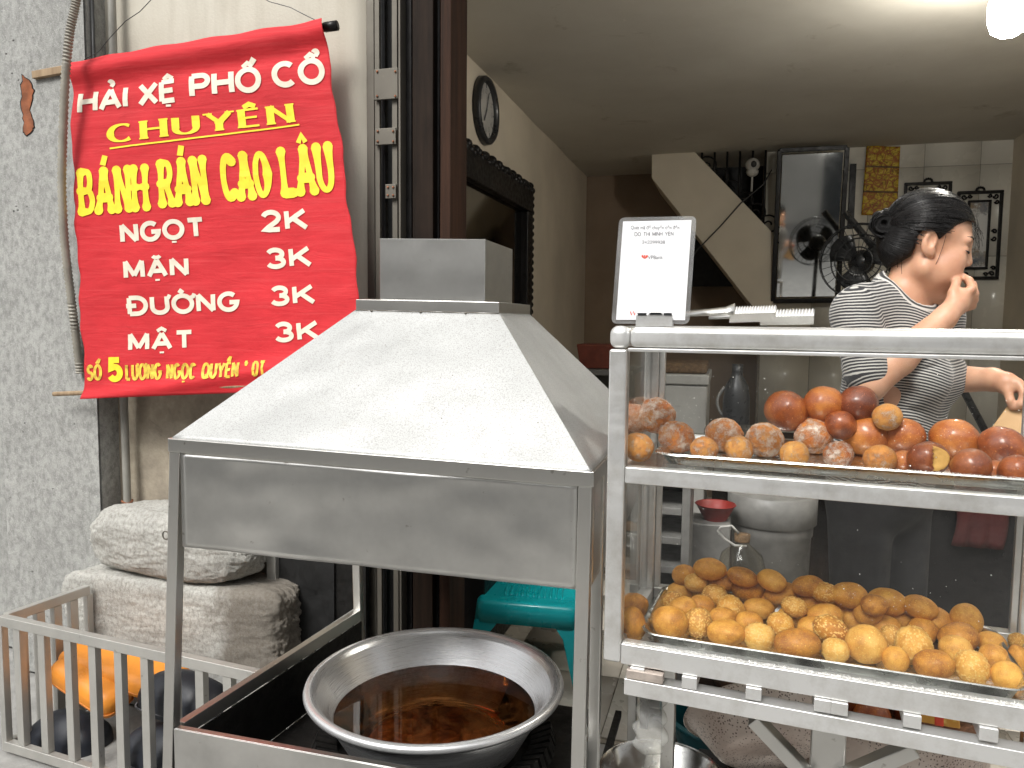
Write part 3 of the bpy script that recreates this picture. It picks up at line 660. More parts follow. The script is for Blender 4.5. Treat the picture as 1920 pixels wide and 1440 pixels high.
DIA = {'Ả': 'A?', 'Ệ': 'E^.', 'Ố': 'O^/', 'Ổ': 'O^?', 'Ê': 'E^', 'Á': 'A/', 'Â': 'A^', 'Ọ': 'O.', 'Ặ': 'Ab.', 'Đ': 'D-', 'Ư': 'Uh', 'Ờ': 'Oh\\', 'Ậ': 'A^.', 'Ơ': 'Oh', 'Ế': 'E^/'}
def glyph(ch):
    g = DIA.get(ch, ch); w, s = GL[g[0]]; s = [list(x) for x in s]; mk = []; c = w/2; y = 1.14
    for d in g[1:]:
        if d == '^': mk.append([(c-.24, y), (c, y+.17), (c+.24, y)])
        if d == 'b': mk.append(arc(c, y+.17, .21, .15, 200, 340, 8))
        if d == '/': q = 0 if len(g) == 2 else .22; mk.append([(c+q-.05, y+(.12 if q else 0)), (c+q+.13, y+.24+(.10 if q else 0))])
        if d == '\\': mk.append([(c-.16, y+.22), (c+.06, y+.02)])
        if d == '?': q = 0 if len(g) == 2 else .26; mk.append(arc(c+q, y+.20, .10, .09, 160, -60, 8)+[(c+q, y+.03)])
        if d == '.': mk.append([(c-.005, -.20), (c-.005, -.31)])
        if d == 'h': mk.append([(w-.06, .86), (w+.10, .92), (w+.17, 1.10)])
        if d == '-': mk.append([(-.17, .5), (.36, .5)])
    return w, s, mk
def stroke(mb, pts, wf, put, cap=0, mi=0):
    n = len(pts); P = [Vector(p) for p in pts]
    if (P[0]-P[-1]).length < 1e-3 and n > 3: closed = True
    else: closed = False
    L = [0]
    for i in range(1, n): L.append(L[-1]+(P[i]-P[i-1]).length)
    rows = []
    def emit(p, nn, h): rows.append((p+nn*h, p-nn*h))
    dense = [];
    for i in range(n):
        dense.append((P[i], L[i]))
        if i < n-1:
            seg = (P[i+1]-P[i]).length; k = int(seg/9)
            for j in range(1, k): dense.append((P[i].lerp(P[i+1], j/k), L[i]+seg*j/k))
    for i, (p, l) in enumerate(dense):
        if closed: a = dense[i-1][0] if i > 0 else dense[-2][0]; b = dense[i+1][0] if i < len(dense)-1 else dense[1][0]
        else: a = dense[max(0, i-1)][0]; b = dense[min(len(dense)-1, i+1)][0]
        d1 = (p-a); d2 = (b-p)
        d1 = d1.normalized() if d1.length > 1e-6 else d2.normalized(); d2 = d2.normalized() if d2.length > 1e-6 else d1
        t = (d1+d2); t = t.normalized() if t.length > 1e-6 else d1; nn = Vector((-t.y, t.x)); sc = 1/max(.5, nn.dot(Vector((-d1.y, d1.x))))
        emit(p, nn, wf(l/max(L[-1], 1e-6), d1)*min(sc, 1.5))
    vs = []; fs = []
    for a, b in rows: vs += [put(a), put(b)]
    for i in range(len(rows)-1): fs.append((2*i, 2*i+1, 2*i+3, 2*i+2))
    mb.add(vs, fs, mi)
    if cap:
        for p, d in ((P[0], wf(0, P[1]-P[0])), (P[-1], wf(1, P[-1]-P[-2]))):
            q = [p+Vector((math.cos(a), math.sin(a)))*d*cap for a in np.linspace(0, 2*math.pi, 13)[:-1]]
            mb.add([put(x, .00006) for x in q], [tuple(range(12))], mi)
def word(mb, text, x0, y0, x1, y1, h0, h1, hw, gap=.26, style='sans', put=None):
    gl = [glyph(c) for c in text]; gw = [g[0] for g in gl]; inset = hw*2
    # fit: letters + gaps fill the span, the stroke width is included
    sp_ = gap; tot = sum(gw)+sp_*(len(gl)-1); span = (Vector((x1, y1))-Vector((x0, y0))).length; hm = (h0+h1)/2; kx = (span-2*hw*hm)/tot; cx = 0.0
    lay = [0]
    for g, wd_ in zip(gl, gw):
        def tp(x, y, cx=cx):
            s = (hw*hm+(cx+x)*kx)/span; hh = h0+(h1-h0)*s; X = x0+(x1-x0)*s; Y = y0+(y1-y0)*s
            up = Vector((-.015-.12*max(0, min(1, (X-140)/500)), -1)) if put is None else Vector((0, -1)); v = hw+(1-2*hw)*y
            return Vector((X, Y))+up*hh*v
        def pf(p, extra=0.0):
            e = .0022+.00004*lay[0]+extra; return (put or bpt)(p.x, p.y, e)
        for si, s in enumerate(g[1]+g[2]):
            mark = si >= len(g[1]); pts = [tp(*q) for q in s]; hh = hm*hw
            if style == 'bone' and not mark: f = lambda t, d, hh=hh: hh*(.95+.75*abs(2*t-1)**4)
            elif style == 'slab' and not mark: f = lambda t, d, hh=hh: hh*(.30+.95*abs(d.normalized().y)**1.5) if d.length else hh
            else: f = lambda t, d, hh=hh, mark=mark: hh*(.8 if mark and len(s) > 2 else 1)
            stroke(mb, pts, f, pf, .92 if style == 'bone' and not mark and (pts[0]-pts[-1]).length > 1e-3 else 0)
            lay[0] = (lay[0]+1) % 7
            if style == 'slab' and not mark:
                for e, o in ((0, 1), (-1, -2)):
                    a, b = pts[e], pts[o]; dd = (a-b)
                    if dd.length and abs(dd.normalized().y) > .55 and len(s) < 4:
                        stroke(mb, [a-Vector((hm*.20, -hm*.024)), a+Vector((hm*.20, -hm*.024))], lambda t, d: hm*.035, pf); lay[0] = (lay[0]+1) % 7
        cx += wd_+sp_
    return mb
rowsW = [('HẢI', 148, 217, 245, 205, 45, 45), ('XỆ', 263, 203, 336, 193, 45, 46), ('PHỐ', 359, 187, 493, 172, 47, 50), ('CỔ', 513, 167, 612, 156, 50, 51)]
def words(nm, rs, hw, gap, style, mat):
    for r in rs: mesh_obj(nm, word(MB(), *r, hw, gap, style), MT[mat], cl, fix=False)
words('white_heading_word', rowsW, .105, .30, 'sans', 'cream_ink')
words('yellow_heading_word', [('CHUYÊN', 206, 275, 551, 232, 42, 43)], .135, .46, 'slab', 'yellow_ink')
mb = MB(); stroke(mb, [(210, 280), (385, 257), (560, 233)], lambda t, d: 1.5, lambda p, e=0: bpt(p.x, p.y, .0024)); mesh_obj('underline', mb, MT['yellow_ink'], cl, fix=False)
words('large_yellow_word', (('BÁNH', 152, 404, 283, 394, 84, 84), ('RÁN', 302, 389, 392, 381, 86, 88), ('CAO', 416, 378, 509, 369, 88, 88), ('LÂU', 528, 368, 630, 360, 90, 94)), .062, .42, 'bone', 'yellow_ink')
words('item_word', (('NGỌT', 227, 458, 384, 445, 39, 39), ('MẶN', 233, 525, 353, 518, 38, 38), ('ĐƯỜNG', 238, 593, 449, 584, 38, 39), ('MẬT', 239, 660, 364, 655, 37, 37)), .11, .34, 'sans', 'cream_ink')
words('price', (('2K', 489, 436, 580, 431, 42, 42), ('3K', 498, 505, 588, 501, 40, 41), ('3K', 508, 575, 596, 571, 39, 39), ('3K', 517, 643, 606, 639, 39, 39)), .11, .34, 'sans', 'cream_ink')
words('address_word', (('SỐ', 162, 715, 191, 713, 31, 31), ('LƯƠNG', 235, 714, 305, 712, 32, 32), ('NGỌC', 313, 712, 371, 711, 31, 31), ('QUYẾN', 380, 711, 452, 708, 31, 31), ('*', 460, 700, 469, 700, 26, 26), ('ĐT', 478, 706, 505, 704, 29, 29)), .085, .42, 'sans', 'gold_ink')
words('house_number', [('5', 200, 717, 231, 716, 47, 47)], .12, .3, 'sans', 'yellow_ink')

# ================================================================ steel frying stand with extractor canopy
HS = thing('frying_stand', 'stainless steel frying stand with pyramid canopy and short chimney over the oil basin', 'frying stand', (-.61, 1.54, 0))
b0 = [Vector((-1.009, 1.2, 1.021)), Vector((-.205, 1.2, 1.008)), Vector((-.20, 1.885, 1.008)), Vector((-.985, 1.885, 1.021))]
f0 = [Vector((-.742, 1.45, 1.274)), Vector((-.441, 1.45, 1.269)), Vector((-.441, 1.685, 1.269)), Vector((-.742, 1.685, 1.274))]
b = MB()
for i in range(4):
    j = (i+1) % 4
    def cf(u, v, i=i, j=j):
        p = b0[i].lerp(b0[j], u).lerp(f0[i].lerp(f0[j], u), v); n = (b0[j]-b0[i]).cross(f0[i]-b0[i]).normalized(); e = min(1, 8*min(u, 1-u, v, 1-v))
        return p+n*e*.0022*fbm(p, 7, 3, i)
    b.grid(cf, 40, 26)
cn_ = mesh_obj('canopy', b, MT['hood'], HS, smooth='auto'); auto_smooth(cn_, 20); m = cn_.modifiers.new('thick', 'SOLIDIFY'); m.thickness = .0012; m.offset = -1
b = MB()
for i in range(4):
    j = (i+1) % 4; o = Vector((0, 0, .003)); n = (b0[j]-b0[i]).cross(Vector((0, 0, 1))).normalized()*.0025
    b.hexa([b0[i]+n-Vector((0, 0, .022)), b0[j]+n-Vector((0, 0, .022)), b0[j]-n*4-Vector((0, 0, .022)), b0[i]-n*4-Vector((0, 0, .022)), b0[i]+n+o, b0[j]+n+o, b0[j]-n*4+o, b0[i]-n*4+o])
mesh_obj('edge_band', b, MT['steel'], HS, bevel=.0012)
fl2 = [p+Vector((s*.004, t*.004, 0)) for p, s, t in zip(f0, (-1, 1, 1, -1), (-1, -1, 1, 1))]
b = MB(); b.rings([[p-Vector((0, 0, .004)) for p in fl2], [p+Vector((0, 0, .017)) for p in fl2], [p+Vector((0, 0, .019))-(p-Vector((-.59, 1.567, p.z)))*.12 for p in fl2]]); mesh_obj('flange', b, MT['steel'], HS, bevel=.0008)
wv = MB(); wv.tube([fl2[0].lerp(fl2[1], t)+Vector((0, -.0015, -.005+.0006*math.sin(t*40))) for t in np.linspace(.0, 1, 30)], .0009, 5)
for t in (.12, .47, .78): c = fl2[0].lerp(fl2[1], t)+Vector((0, -.003, -.006)); wv.sphere(c, .0028, 8, 5)
mesh_obj('flange_wire', wv, MT['rail_steel'], HS, smooth=True)
ch = [Vector((-.703, 1.47, 0)), Vector((-.474, 1.47, 0)), Vector((-.470, 1.655, 0)), Vector((-.700, 1.655, 0))]
zt = (1.417, 1.411, 1.408, 1.414); b = MB()
b.rings([[p+Vector((0, 0, 1.288)) for p in ch], [p+Vector((0, 0, z)) for p, z in zip(ch, zt)]])
o = mesh_obj('chimney', b, MT['steel_panel'], HS); m = o.modifiers.new('thick', 'SOLIDIFY'); m.thickness = .002; m.offset = -1; m = o.modifiers.new('bv', 'BEVEL'); m.width = .001
# skirts
def skirt(p, q, zt0, zt1, zb0, zb1, nrm, name, amp=.0032, seed=0):
    def sf(u, v):
        a = p.lerp(q, u); z = (zb0+(zb1-zb0)*u)*(1-v)+(zt0+(zt1-zt0)*u)*v; e = min(1, 10*min(u, 1-u))*min(1, 6*(1-v)+.2)
        return Vector((a.x, a.y, z))+nrm*(amp*e*fbm((u*3.4, v*1.3, seed), 1.2, 2, seed))
    o = mesh_obj(name, MB().grid(sf, 56, 18), MT['steel_panel'], HS, smooth=True); m = o.modifiers.new('thick', 'SOLIDIFY'); m.thickness = .0012; return o
skirt(Vector((-.986, 1.202, 0)), Vector((-.229, 1.202, 0)), .998, .989, .817, .815, Vector((0, -1, 0)), 'front_skirt', .0045, 3.3)
skirt(Vector((-.207, 1.225, 0)), Vector((-.207, 1.87, 0)), .987, .987, .815, .815, Vector((1, 0, 0)), 'side_skirt', .003, 1.1)
skirt(Vector((-.993, 1.225, 0)), Vector((-.975, 1.87, 0)), .998, .998, .817, .817, Vector((-1, 0, 0)), 'side_skirt', .003, 5.1)
skirt(Vector((-.97, 1.878, 0)), Vector((-.23, 1.878, 0)), .998, .989, .92, .92, Vector((0, 1, 0)), 'back_skirt', .003, 2.1)
def post(a, c, w=.0225): mesh_obj('post', MB().bar(a, c, w, w, (0, 1, 0)), MT['steel'], HS, bevel=.0022, seg=3)
post((-1.056, 1.2115, 0), (-.998, 1.2115, .999)); post((-.226, 1.2115, 0), (-.2165, 1.2115, .986))
post((-.955, 1.873, 0), (-.975, 1.873, .999)); post((-.205, 1.873, 0), (-.2115, 1.873, .986))
my = aX(1119, 1150, -.2125).y; post((-.214, my, 0), (-.2125, my, .986), .02)
# trough
tz = .454
mesh_obj('trough_front', MB().box((-1.016, 1.200, .30), (-.235, 1.203, tz)).box((-1.016, 1.2032, tz-.003), (-.235, 1.216, tz)), MT['steel_panel'], HS, bevel=.0008)
mesh_obj('trough_side_rail', MB().bar((-1.021, 1.226, tz-.015), (-.962, 1.862, tz-.015), .018, .030), MT['steel'], HS, bevel=.0015)
mesh_obj('sooty_side_plate', MB().bar((-1.010, 1.226, tz-.10), (-.951, 1.862, tz-.10), .003, .138), MT['soot'], HS)
mesh_obj('sooty_pan', MB().hexa([(-1.006, 1.2055, .280), (-.30, 1.2055, .280), (-.30, 1.83, .280), (-.952, 1.83, .280), (-1.006, 1.2055, .285), (-.30, 1.2055, .285), (-.30, 1.83, .285), (-.952, 1.83, .285)]), MT['soot'], HS)
mesh_obj('sooty_front_plate', MB().box((-1.0, 1.2036, .286), (-.236, 1.2056, tz-.004)), MT['soot'], HS)
mesh_obj('pan_support', MB().bar((-.24, 1.215, .27), (-.24, 1.86, .27), .015, .015), MT['soot'], HS)
mesh_obj('latch_loop', MB().tube([Vector((-1.026, 1.205, .835))+Vector((math.cos(a)*.007, 0, math.sin(a)*.008)) for a in np.linspace(0, 6.2, 14)], .0015, 5), MT['rail_steel'], HS, smooth=True)

# basin, oil, burner
BC = Vector((-.606, 1.540, 0)); K = .283
bs = thing('basin', 'large aluminium basin with rolled rim full of dark frying oil', 'basin', tuple(BC+Vector((0, 0, .306))))
pin = [(.0005, .3125), (.155, .3125), (.172, .315), (.184, .322), (.2225, .386), (.256, .446), (.262, .453), (.268, .458), (.276, .4605), (.2825, .457), (.285, .450), (.282, .4435), (.275, .4425), (.268, .446)]
pout = [(.262, .442), (.228, .386), (.189, .318), (.176, .309), (.158, .3065), (.0005, .3065)]
b = MB(); b.lathe(pin[:6]+pout[::1], BC, 72) if False else b.lathe(pin[:6], BC, 96); b.lathe([pin[5]]+[(.262, .4425)]+pout[1:], BC, 96); mesh_obj('bowl', b, MT['alu_bowl'], bs, smooth=True, fix=False)
mesh_obj('rolled_rim', MB().lathe(pin[5:]+[(.262, .443)], BC, 96), MT['alu_bowl'], bs, smooth=True)
ol = thing('frying_oil', 'dark amber frying oil lying in the aluminium basin', 'oil', tuple(BC+Vector((0, 0, .315))))
o = mesh_obj('oil_body', MB().lathe([(.0005, .386), (.2213, .386), (.183, .3228), (.171, .3162), (.155, .3135), (.0005, .3135)], BC, 96), MT['oil'], ol, smooth='auto'); auto_smooth(o, 30)
mesh_obj('sediment', MB().lathe([(.0005, .3205), (.09, .3202), (.142, .3185), (.15, .3155), (.0005, .315)], BC, 72), MT['dregs'], ol, smooth=True)
b = MB()
for k in range(64):
    a = 2*math.pi*k/64; c = BC+Vector((math.cos(a), math.sin(a), 0))*.22; e = BC+Vector((math.cos(a), math.sin(a), 0))*(.262+.004*random.random()); b.bar(c+Vector((0, 0, .318)), e+Vector((0, 0, .335)), .016, .030)
b.lathe([(.15, .287), (.22, .287), (.225, .304), (.15, .304)], BC, 48, closed=True)
o = mesh_obj('gas_burner', b, MT['soot']); tag(o, 'black ribbed burner ring under the aluminium basin', 'burner')

# ================================================================ stones, cage, cushions at the left
def stone(name, c, r, ex, amp, seed, label, rot=0, mat='stone'):
    bm = bmesh.new(); bmesh.ops.create_icosphere(bm, subdivisions=6, radius=1.0)
    for v in bm.verts:
        d = v.co.normalized(); q = Vector([math.copysign(abs(t)**ex, t) for t in d]); m_ = max(abs(t) for t in d); s = 1/(sum(abs(t)**(2/ex) for t in d))**(ex/2)
        p = d*s; n1 = fbm(p, 1.7, 3, seed); n2 = fbm(p, 11, 4, seed+3); v.co = p*(1+amp*n1)+d*(.022*n2+.016*fbm(p, 30, 3, seed+5))
        v.co = Vector((v.co.x*r[0], v.co.y*r[1], v.co.z*r[2]))
    me = bpy.data.meshes.new(name); bm.to_mesh(me); bm.free(); me.materials.append(MT[mat]); me.polygons.foreach_set('use_smooth', [True]*len(me.polygons))
    o = bpy.data.objects.new(name, me); COL.objects.link(o); o.location = c; o.rotation_euler = (0, 0, rot); WORLD[o.name] = Vector(c); return tag(o, label, 'stone')
zt_ = aY(330, 1098, 1.95).z
s1 = aY(118, 1150, 1.95); s2 = aY(512, 1150, 1.95)
stone('stone_block', ((s1.x+s2.x)/2, 2.045, (zt_+aY(300, 1232, 1.95).z)/2-.006), ((s2.x-s1.x)/2+.004, .10, (zt_-aY(300, 1232, 1.95).z)/2+.012), .26, .05, 4.1, 'rough squared pale stone block under the rounded boulder', R_(1), 'stone_stained')
t1 = aY(173, 1030, 2.0); t2 = aY(478, 1030, 2.0); tz1 = aY(320, 958, 2.0).z; tz0 = aY(330, 1096, 1.95).z
stone('boulder', ((t1.x+t2.x)/2, 2.04, (tz1+tz0)/2+.004), ((t2.x-t1.x)/2, .105, (tz1-tz0)/2+.006), .62, .07, 9.4, 'rounded pale boulder lying on top of the stone block', R_(-2))
pb = aY(300, 1232, 1.95).z
o = mesh_obj('brick_plinth', MB().box(((s1.x+s2.x)/2-.30, 1.97, 0), ((s1.x+s2.x)/2+.30, 2.12, pb+.002)), MT['concrete'], bevel=.004); tag(o, 'low grey plinth carrying the stone block', 'plinth')

CGZ = .40
cA = aZ(3, 1153, CGZ); cB = aZ(492, 1259, CGZ); cF = Vector((cB.x-cA.x, cB.y-cA.y, 0)).normalized(); cN = Vector((-cF.y, cF.x, 0))
cg = thing('slatted_rack', 'grey metal slatted rack holding cushions beside the frying stand', 'rack', tuple(Vector(((cA.x+cB.x)/2, (cA.y+cB.y)/2, 0))))
def fpt(px, py): return aP(px, py, cA, cN)
H2 = Vector((0, 0, .014))
mesh_obj('front_rail', MB().bar(cA-H2, cB-H2, .022, .028), MT['cage'], cg, bevel=.0015)
cC = cB+Vector((.03, .44, 0)); cD = cA+Vector((.035, .27, 0))
mesh_obj('side_rail', MB().bar(cA+cN*.012-H2, cD-H2, .022, .028), MT['cage'], cg, bevel=.0015)
mesh_obj('side_rail', MB().bar(cB+cN*.012-H2, cC-H2, .022, .028), MT['cage'], cg, bevel=.0015)
zb = fpt(120, 1428).z
mesh_obj('bottom_rail', MB().bar(Vector((cA.x, cA.y, zb)), Vector((cB.x, cB.y, zb)), .022, .028), MT['cage'], cg, bevel=.0015)
mesh_obj('bottom_rail', MB().bar(Vector((cA.x, cA.y, zb))+cN*.012, Vector((cD.x, cD.y, zb)), .022, .028), MT['cage'], cg, bevel=.0015)
for px in (40, 85, 134, 179, 227, 276, 327, 378, 430, 481):
    p = fpt(px, 1300)+cN*.002; mesh_obj('slat', MB().bar(Vector((p.x, p.y, zb+.015)), Vector((p.x, p.y, CGZ-.029)), .026, .020, tuple(cN)), MT['cage'], cg, bevel=.0012)
for k in range(1, 5):
    p = cA.lerp(cD, k/5); mesh_obj('slat', MB().bar(Vector((p.x, p.y, zb+.015)), Vector((p.x, p.y, CGZ-.029)), .020, .026, tuple(cN)), MT['cage'], cg, bevel=.0012)
for k in range(1, 7):
    p = cB.lerp(cC, k/7); mesh_obj('slat', MB().bar(Vector((p.x, p.y, zb+.015)), Vector((p.x, p.y, CGZ-.029)), .020, .026, tuple(cN)), MT['cage'], cg, bevel=.0012)
for p in (cA, cB, cC, cD): mesh_obj('corner_post', MB().bar((p.x, p.y, 0), (p.x, p.y, CGZ-.029), .020, .020, tuple(cN)), MT['cage'], cg, bevel=.0012)

def cushion(name, c, h, rad, rot, mat, pmat, label, dome=0):
    rt = thing(name, label, 'cushion', (c.x, c.y, c.z-h[2])); R3 = Matrix.Rotation(rot[2], 3, 'Z') @ Matrix.Rotation(rot[1], 3, 'Y') @ Matrix.Rotation(rot[0], 3, 'X')
    m_ = max(h)*1.6; F = Field([-h[0]*1.3, -h[1]*1.3, -h[2]*1.6], [h[0]*1.3, h[1]*1.3, h[2]*1.7], .006)
    F.rbox((0, 0, 0), h, rad, k=.005)
    if dome: F.ell((0, 0, h[2]*.2), (h[0]*.95, h[1]*.95, h[2]*1.35), k=.02)
    Rn = np.array(R3); o = sdf_obj('padding', F, mat, rt, xf=lambda V: V@Rn.T+np.array(c), relax=1)
    pts = []
    for a in np.linspace(0, 2*math.pi, 49):
        x = math.copysign(abs(math.cos(a))**.35, math.cos(a))*(h[0]-.001); y = math.copysign(abs(math.sin(a))**.35, math.sin(a))*(h[1]-.001); pts.append(c+R3@Vector((x, y, -h[2]*.25)))
    mesh_obj('piping', MB().tube(pts, .003, 6), pmat, rt, smooth=True); return rt
cushion('leather_cushion', aY(232, 1250, 1.82), (.195, .075, .035), .030, (R_(8), R_(6), R_(-4)), MT['leather_o'], MT['piping'], 'orange leather cushion on top, just below the stone block')
cushion('leather_cushion', aY(170, 1283, 1.755), (.135, .055, .046), .040, (R_(10), R_(14), R_(-10)), MT['leather_o'], MT['piping'], 'orange leather cushion with pointed corner behind the left slats')
cushion('vinyl_cushion', aY(345, 1312, 1.70), (.13, .065, .052), .050, (R_(4), 0, R_(-6)), MT['leather_n'], MT['piping_n'], 'dark navy domed cushion in the right half of the slatted rack', 1)
cushion('vinyl_cushion', aY(130, 1390, 1.76), (.13, .07, .062), .05, (0, R_(-6), R_(-5)), MT['leather_n'], MT['piping_n'], 'dark navy cushion at the bottom left behind the slats', 1)
cushion('vinyl_cushion', aY(330, 1420, 1.70), (.155, .07, .058), .05, (0, R_(3), R_(-6)), MT['leather_n'], MT['piping_n'], 'dark navy cushion at the bottom, under the domed one', 1)

# dark things behind the stand
o = mesh_obj('leaning_board', MB().hexa([aY(519, 1220, 2.10)*1, aY(626, 1220, 2.10), aY(626, 1220, 2.10)+Vector((0, .03, 0)), aY(519, 1220, 2.10)+Vector((0, .03, 0)), aY(519, 1000, 2.10), aY(626, 1000, 2.10), aY(626, 1000, 2.10)+Vector((0, .03, 0)), aY(519, 1000, 2.10)+Vector((0, .03, 0))]), MT['black'])
for v in o.data.vertices:
    if v.co.z < .05: v.co.z -= WORLD[o.name].z
tag(o, 'black board leaning on the wall right of the stones', 'board')
o = mesh_obj('plank', MB().box((aY(500, 1100, 2.08).x, 2.08, 0), (aY(517, 1100, 2.08).x, 2.12, aY(508, 1030, 2.08).z)), MT['cage'], bevel=.002); tag(o, 'narrow grey upright plank between the stones and the black board', 'plank')
o = mesh_obj('wall_panel', MB().box((aY(628, 1100, 2.11).x, 2.11, 0), (aY(686, 1100, 2.11).x, 2.135, aY(650, 990, 2.11).z)), MT['soot'], bevel=.002); tag(o, 'dark stained panel beside the shutter rail, under the canopy', 'panel')
o = mesh_obj('cabinet', MB().box((LX+.004, 2.5, .06), (-.80, 3.6, .82)).box((LX+.01, 2.52, 0), (-.83, 3.58, .058)), MT['wood_black'], bevel=.004); tag(o, 'black low cabinet along the left shop wall behind the stand', 'cabinet')

# turquoise stool
SR = Vector((-.650, 2.63, 0)); sth = .292
sl_ = thing('plastic_stool', 'turquoise plastic stool with ribbed seat behind the oil basin', 'stool', tuple(SR))
RM = Matrix.Rotation(R_(4), 4, 'Z')
def SP(x, y, z): return SR+(RM @ Vector((x, y, z)))
def rrect(hx, hy, r, z, n=5):
    out = []
    for cx, cy, a0 in ((hx-r, hy-r, 0), (-hx+r, hy-r, 90), (-hx+r, -hy+r, 180), (hx-r, -hy+r, 270)):
        for k in range(n+1): a = R_(a0+90*k/n); out.append((cx+r*math.cos(a), cy+r*math.sin(a), z))
    return out
b = MB(); b.rings([[SP(*p) for p in rrect(.188, .178, .04, sth-.075)], [SP(*p) for p in rrect(.181, .171, .04, sth-.012)], [SP(*p) for p in rrect(.174, .164, .04, sth-.003)], [SP(*p) for p in rrect(.164, .154, .035, sth)], [SP(*p) for p in rrect(.135, .125, .03, sth-.004)]], cap1=True)
o = mesh_obj('seat', b, MT['teal'], sl_, smooth='auto'); auto_smooth(o, 40); m = o.modifiers.new('thick', 'SOLIDIFY'); m.thickness = .003
for k in range(11):
    xx = -.10+k*.02; mesh_obj('seat_rib', MB().tube([SP(xx-.018*math.sin(t*3.1)*0+.012*(t-.5)**2*4, -.098+.196*t, sth-.003) for t in np.linspace(0, 1, 9)], .0048, 6), MT['teal'], sl_, smooth=True)
for sx in (-1, 1):
    for sy in (-1, 1):
        b = MB(); pr = []
        for z, w, e in ((sth-.07, .085, .181), (sth-.11, .060, .187), (sth-.18, .050, .195), (0, .040, .215)):
            y_ = e-.008; L = [(sx*e, sy*y_), (sx*(e-w), sy*y_), (sx*(e-w), sy*(y_-.005)), (sx*(e-.006), sy*(y_-.005)), (sx*(e-.006), sy*(y_-w)), (sx*e, sy*(y_-w))]
            pr.append([SP(p[0], p[1], z) for p in L])
        b.rings(pr, cap0=True, cap1=True); mesh_obj('leg', b, MT['teal'], sl_, bevel=.002)

# ================================================================ glass display case
CA = R_(5); ca = Vector((math.cos(CA), -math.sin(CA), 0)); cb = Vector((math.sin(CA), math.cos(CA), 0)); CP = Vector((-.182, 1.2, 0))
CW, CD = .666, .315
def cs(u, w, z): return CP+ca*u+cb*w+Vector((0, 0, z))
def cbox(mb, u0, u1, w0, w1, z0, z1): return mb.hexa([cs(u0, w0, z0), cs(u1, w0, z0), cs(u1, w1, z0), cs(u0, w1, z0), cs(u0, w0, z1), cs(u1, w0, z1), cs(u1, w1, z1), cs(u0, w1, z1)])
gc_ = thing('display_case', 'aluminium framed glass display case with two shelves of fried doughnuts', 'display case', tuple(cs(CW/2, CD/2, .70)))
Z0, Z1 = .703, 1.244; PW = .028
def cpart(nm, a, bev=.002, mat='alu', seg=2): return mesh_obj(nm, cbox(MB(), *a), MT[mat], gc_, bevel=bev, seg=seg)
for u0 in (0, CW-PW):
    for w0 in (0, CD-PW): cpart('post', (u0, u0+PW, w0, w0+PW, Z0, Z1-.0365), .004, seg=3)
for u0 in (0, CW-PW):
    for w0 in (0, CD-PW): cpart('corner_cap', (u0-.001, u0+PW+.003, w0-.001, w0+PW+.001, Z1-.036, Z1), .013, seg=5)
for w0 in (0, CD-PW): cpart('top_rail', (PW+.0035, CW-PW-.0035, w0, w0+PW, Z1-.034, Z1-.0005), .011, seg=5)
for w0 in (0, CD-PW): cpart('glazing_bead', (PW+.001, CW-PW-.001, w0+.004, w0+PW-.004, Z1-.040, Z1-.0345), .001)
for u0 in (0, CW-PW): cpart('top_side_rail', (u0, u0+PW, PW+.0015, CD-PW-.0015, Z1-.034, Z1-.0005), .011, seg=5)
for w0 in (.003, CD-PW+.002): cpart('middle_rail', (PW+.0005, CW-PW-.0005, w0, w0+.022, .996, 1.022), .002)
for u0 in (.003, CW-PW): cpart('middle_side_rail', (u0, u0+.022, PW+.0005, CD-PW-.0005, .996, 1.018), .002)
for w0 in (.002, CD-PW): cpart('bottom_rail', (PW+.0005, CW-PW-.0005, w0, w0+.026, Z0-.002, .735), .002)
for u0 in (.002, CW-PW): cpart('bottom_side_rail', (u0, u0+.026, PW+.0005, CD-PW-.0005, Z0, .733), .002)
cpart('base_sheet', (.029, CW-.029, .029, CD-.029, .712, .716), 0, 'tray')
cpart('glass_shelf', (.026, CW-.026, .026, CD-.026, 1.0185, 1.0215), 0, 'glass')
cpart('top_glass', (.02, CW-.02, .02, CD-.02, 1.2285, 1.2325), 0, 'glass')
cpart('front_pane', (PW, CW-PW, .012, .016, 1.0225, 1.204), 0, 'glass')
cpart('front_pane', (PW, CW-PW, .012, .016, .736, .9955), 0, 'glass')
for u0 in (.012, CW-.016): cpart('side_pane', (u0, u0+.004, PW, CD-PW, 1.0185, 1.209), 0, 'glass'); cpart('side_pane', (u0, u0+.004, PW, CD-PW, .7335, .9955), 0, 'glass')
# rear post insets (sliding door tracks)
for u0 in (PW+.001, CW-PW-.011): cpart('door_track', (u0, u0+.010, CD-PW+.004, CD-PW+.016, .736, .9955), .001); cpart('door_track', (u0, u0+.010, CD-PW+.004, CD-PW+.016, 1.0225, 1.2), .001)

# trays
def tray(name, u0, u1, w0, w1, zf, zr, label, flare=.018, r=.035):
    cu, cw, hu, hw = (u0+u1)/2, (w0+w1)/2, (u1-u0)/2, (w1-w0)/2
    def ring(d, z): return [cs(cu+p[0], cw+p[1], z) for p in rrect(hu-d, hw-d, r-d*.4, 0, 8)]
    rt = thing(name, label, 'tray', tuple(cs(cu, cw, zf)))
    rs = [ring(flare+.004, zf+.0012), ring(flare, zf+.0016), ring(.008, zr-.002), ring(.005, zr), ring(.001, zr+.0005), ring(0, zr-.0015), ring(.003, zr-.003), ring(.009, zr-.004), ring(flare+.002, zf)]
    o = mesh_obj('tray_body', MB().rings(rs, cap0=True, cap1=True), MT['tray'], rt, smooth='auto'); auto_smooth(o, 50); return rt
tray('upper_tray',   .064, .618, .034, .288, 1.0222, 1.0415, 'steel tray on the upper shelf heaped with sugared and glazed doughnuts')
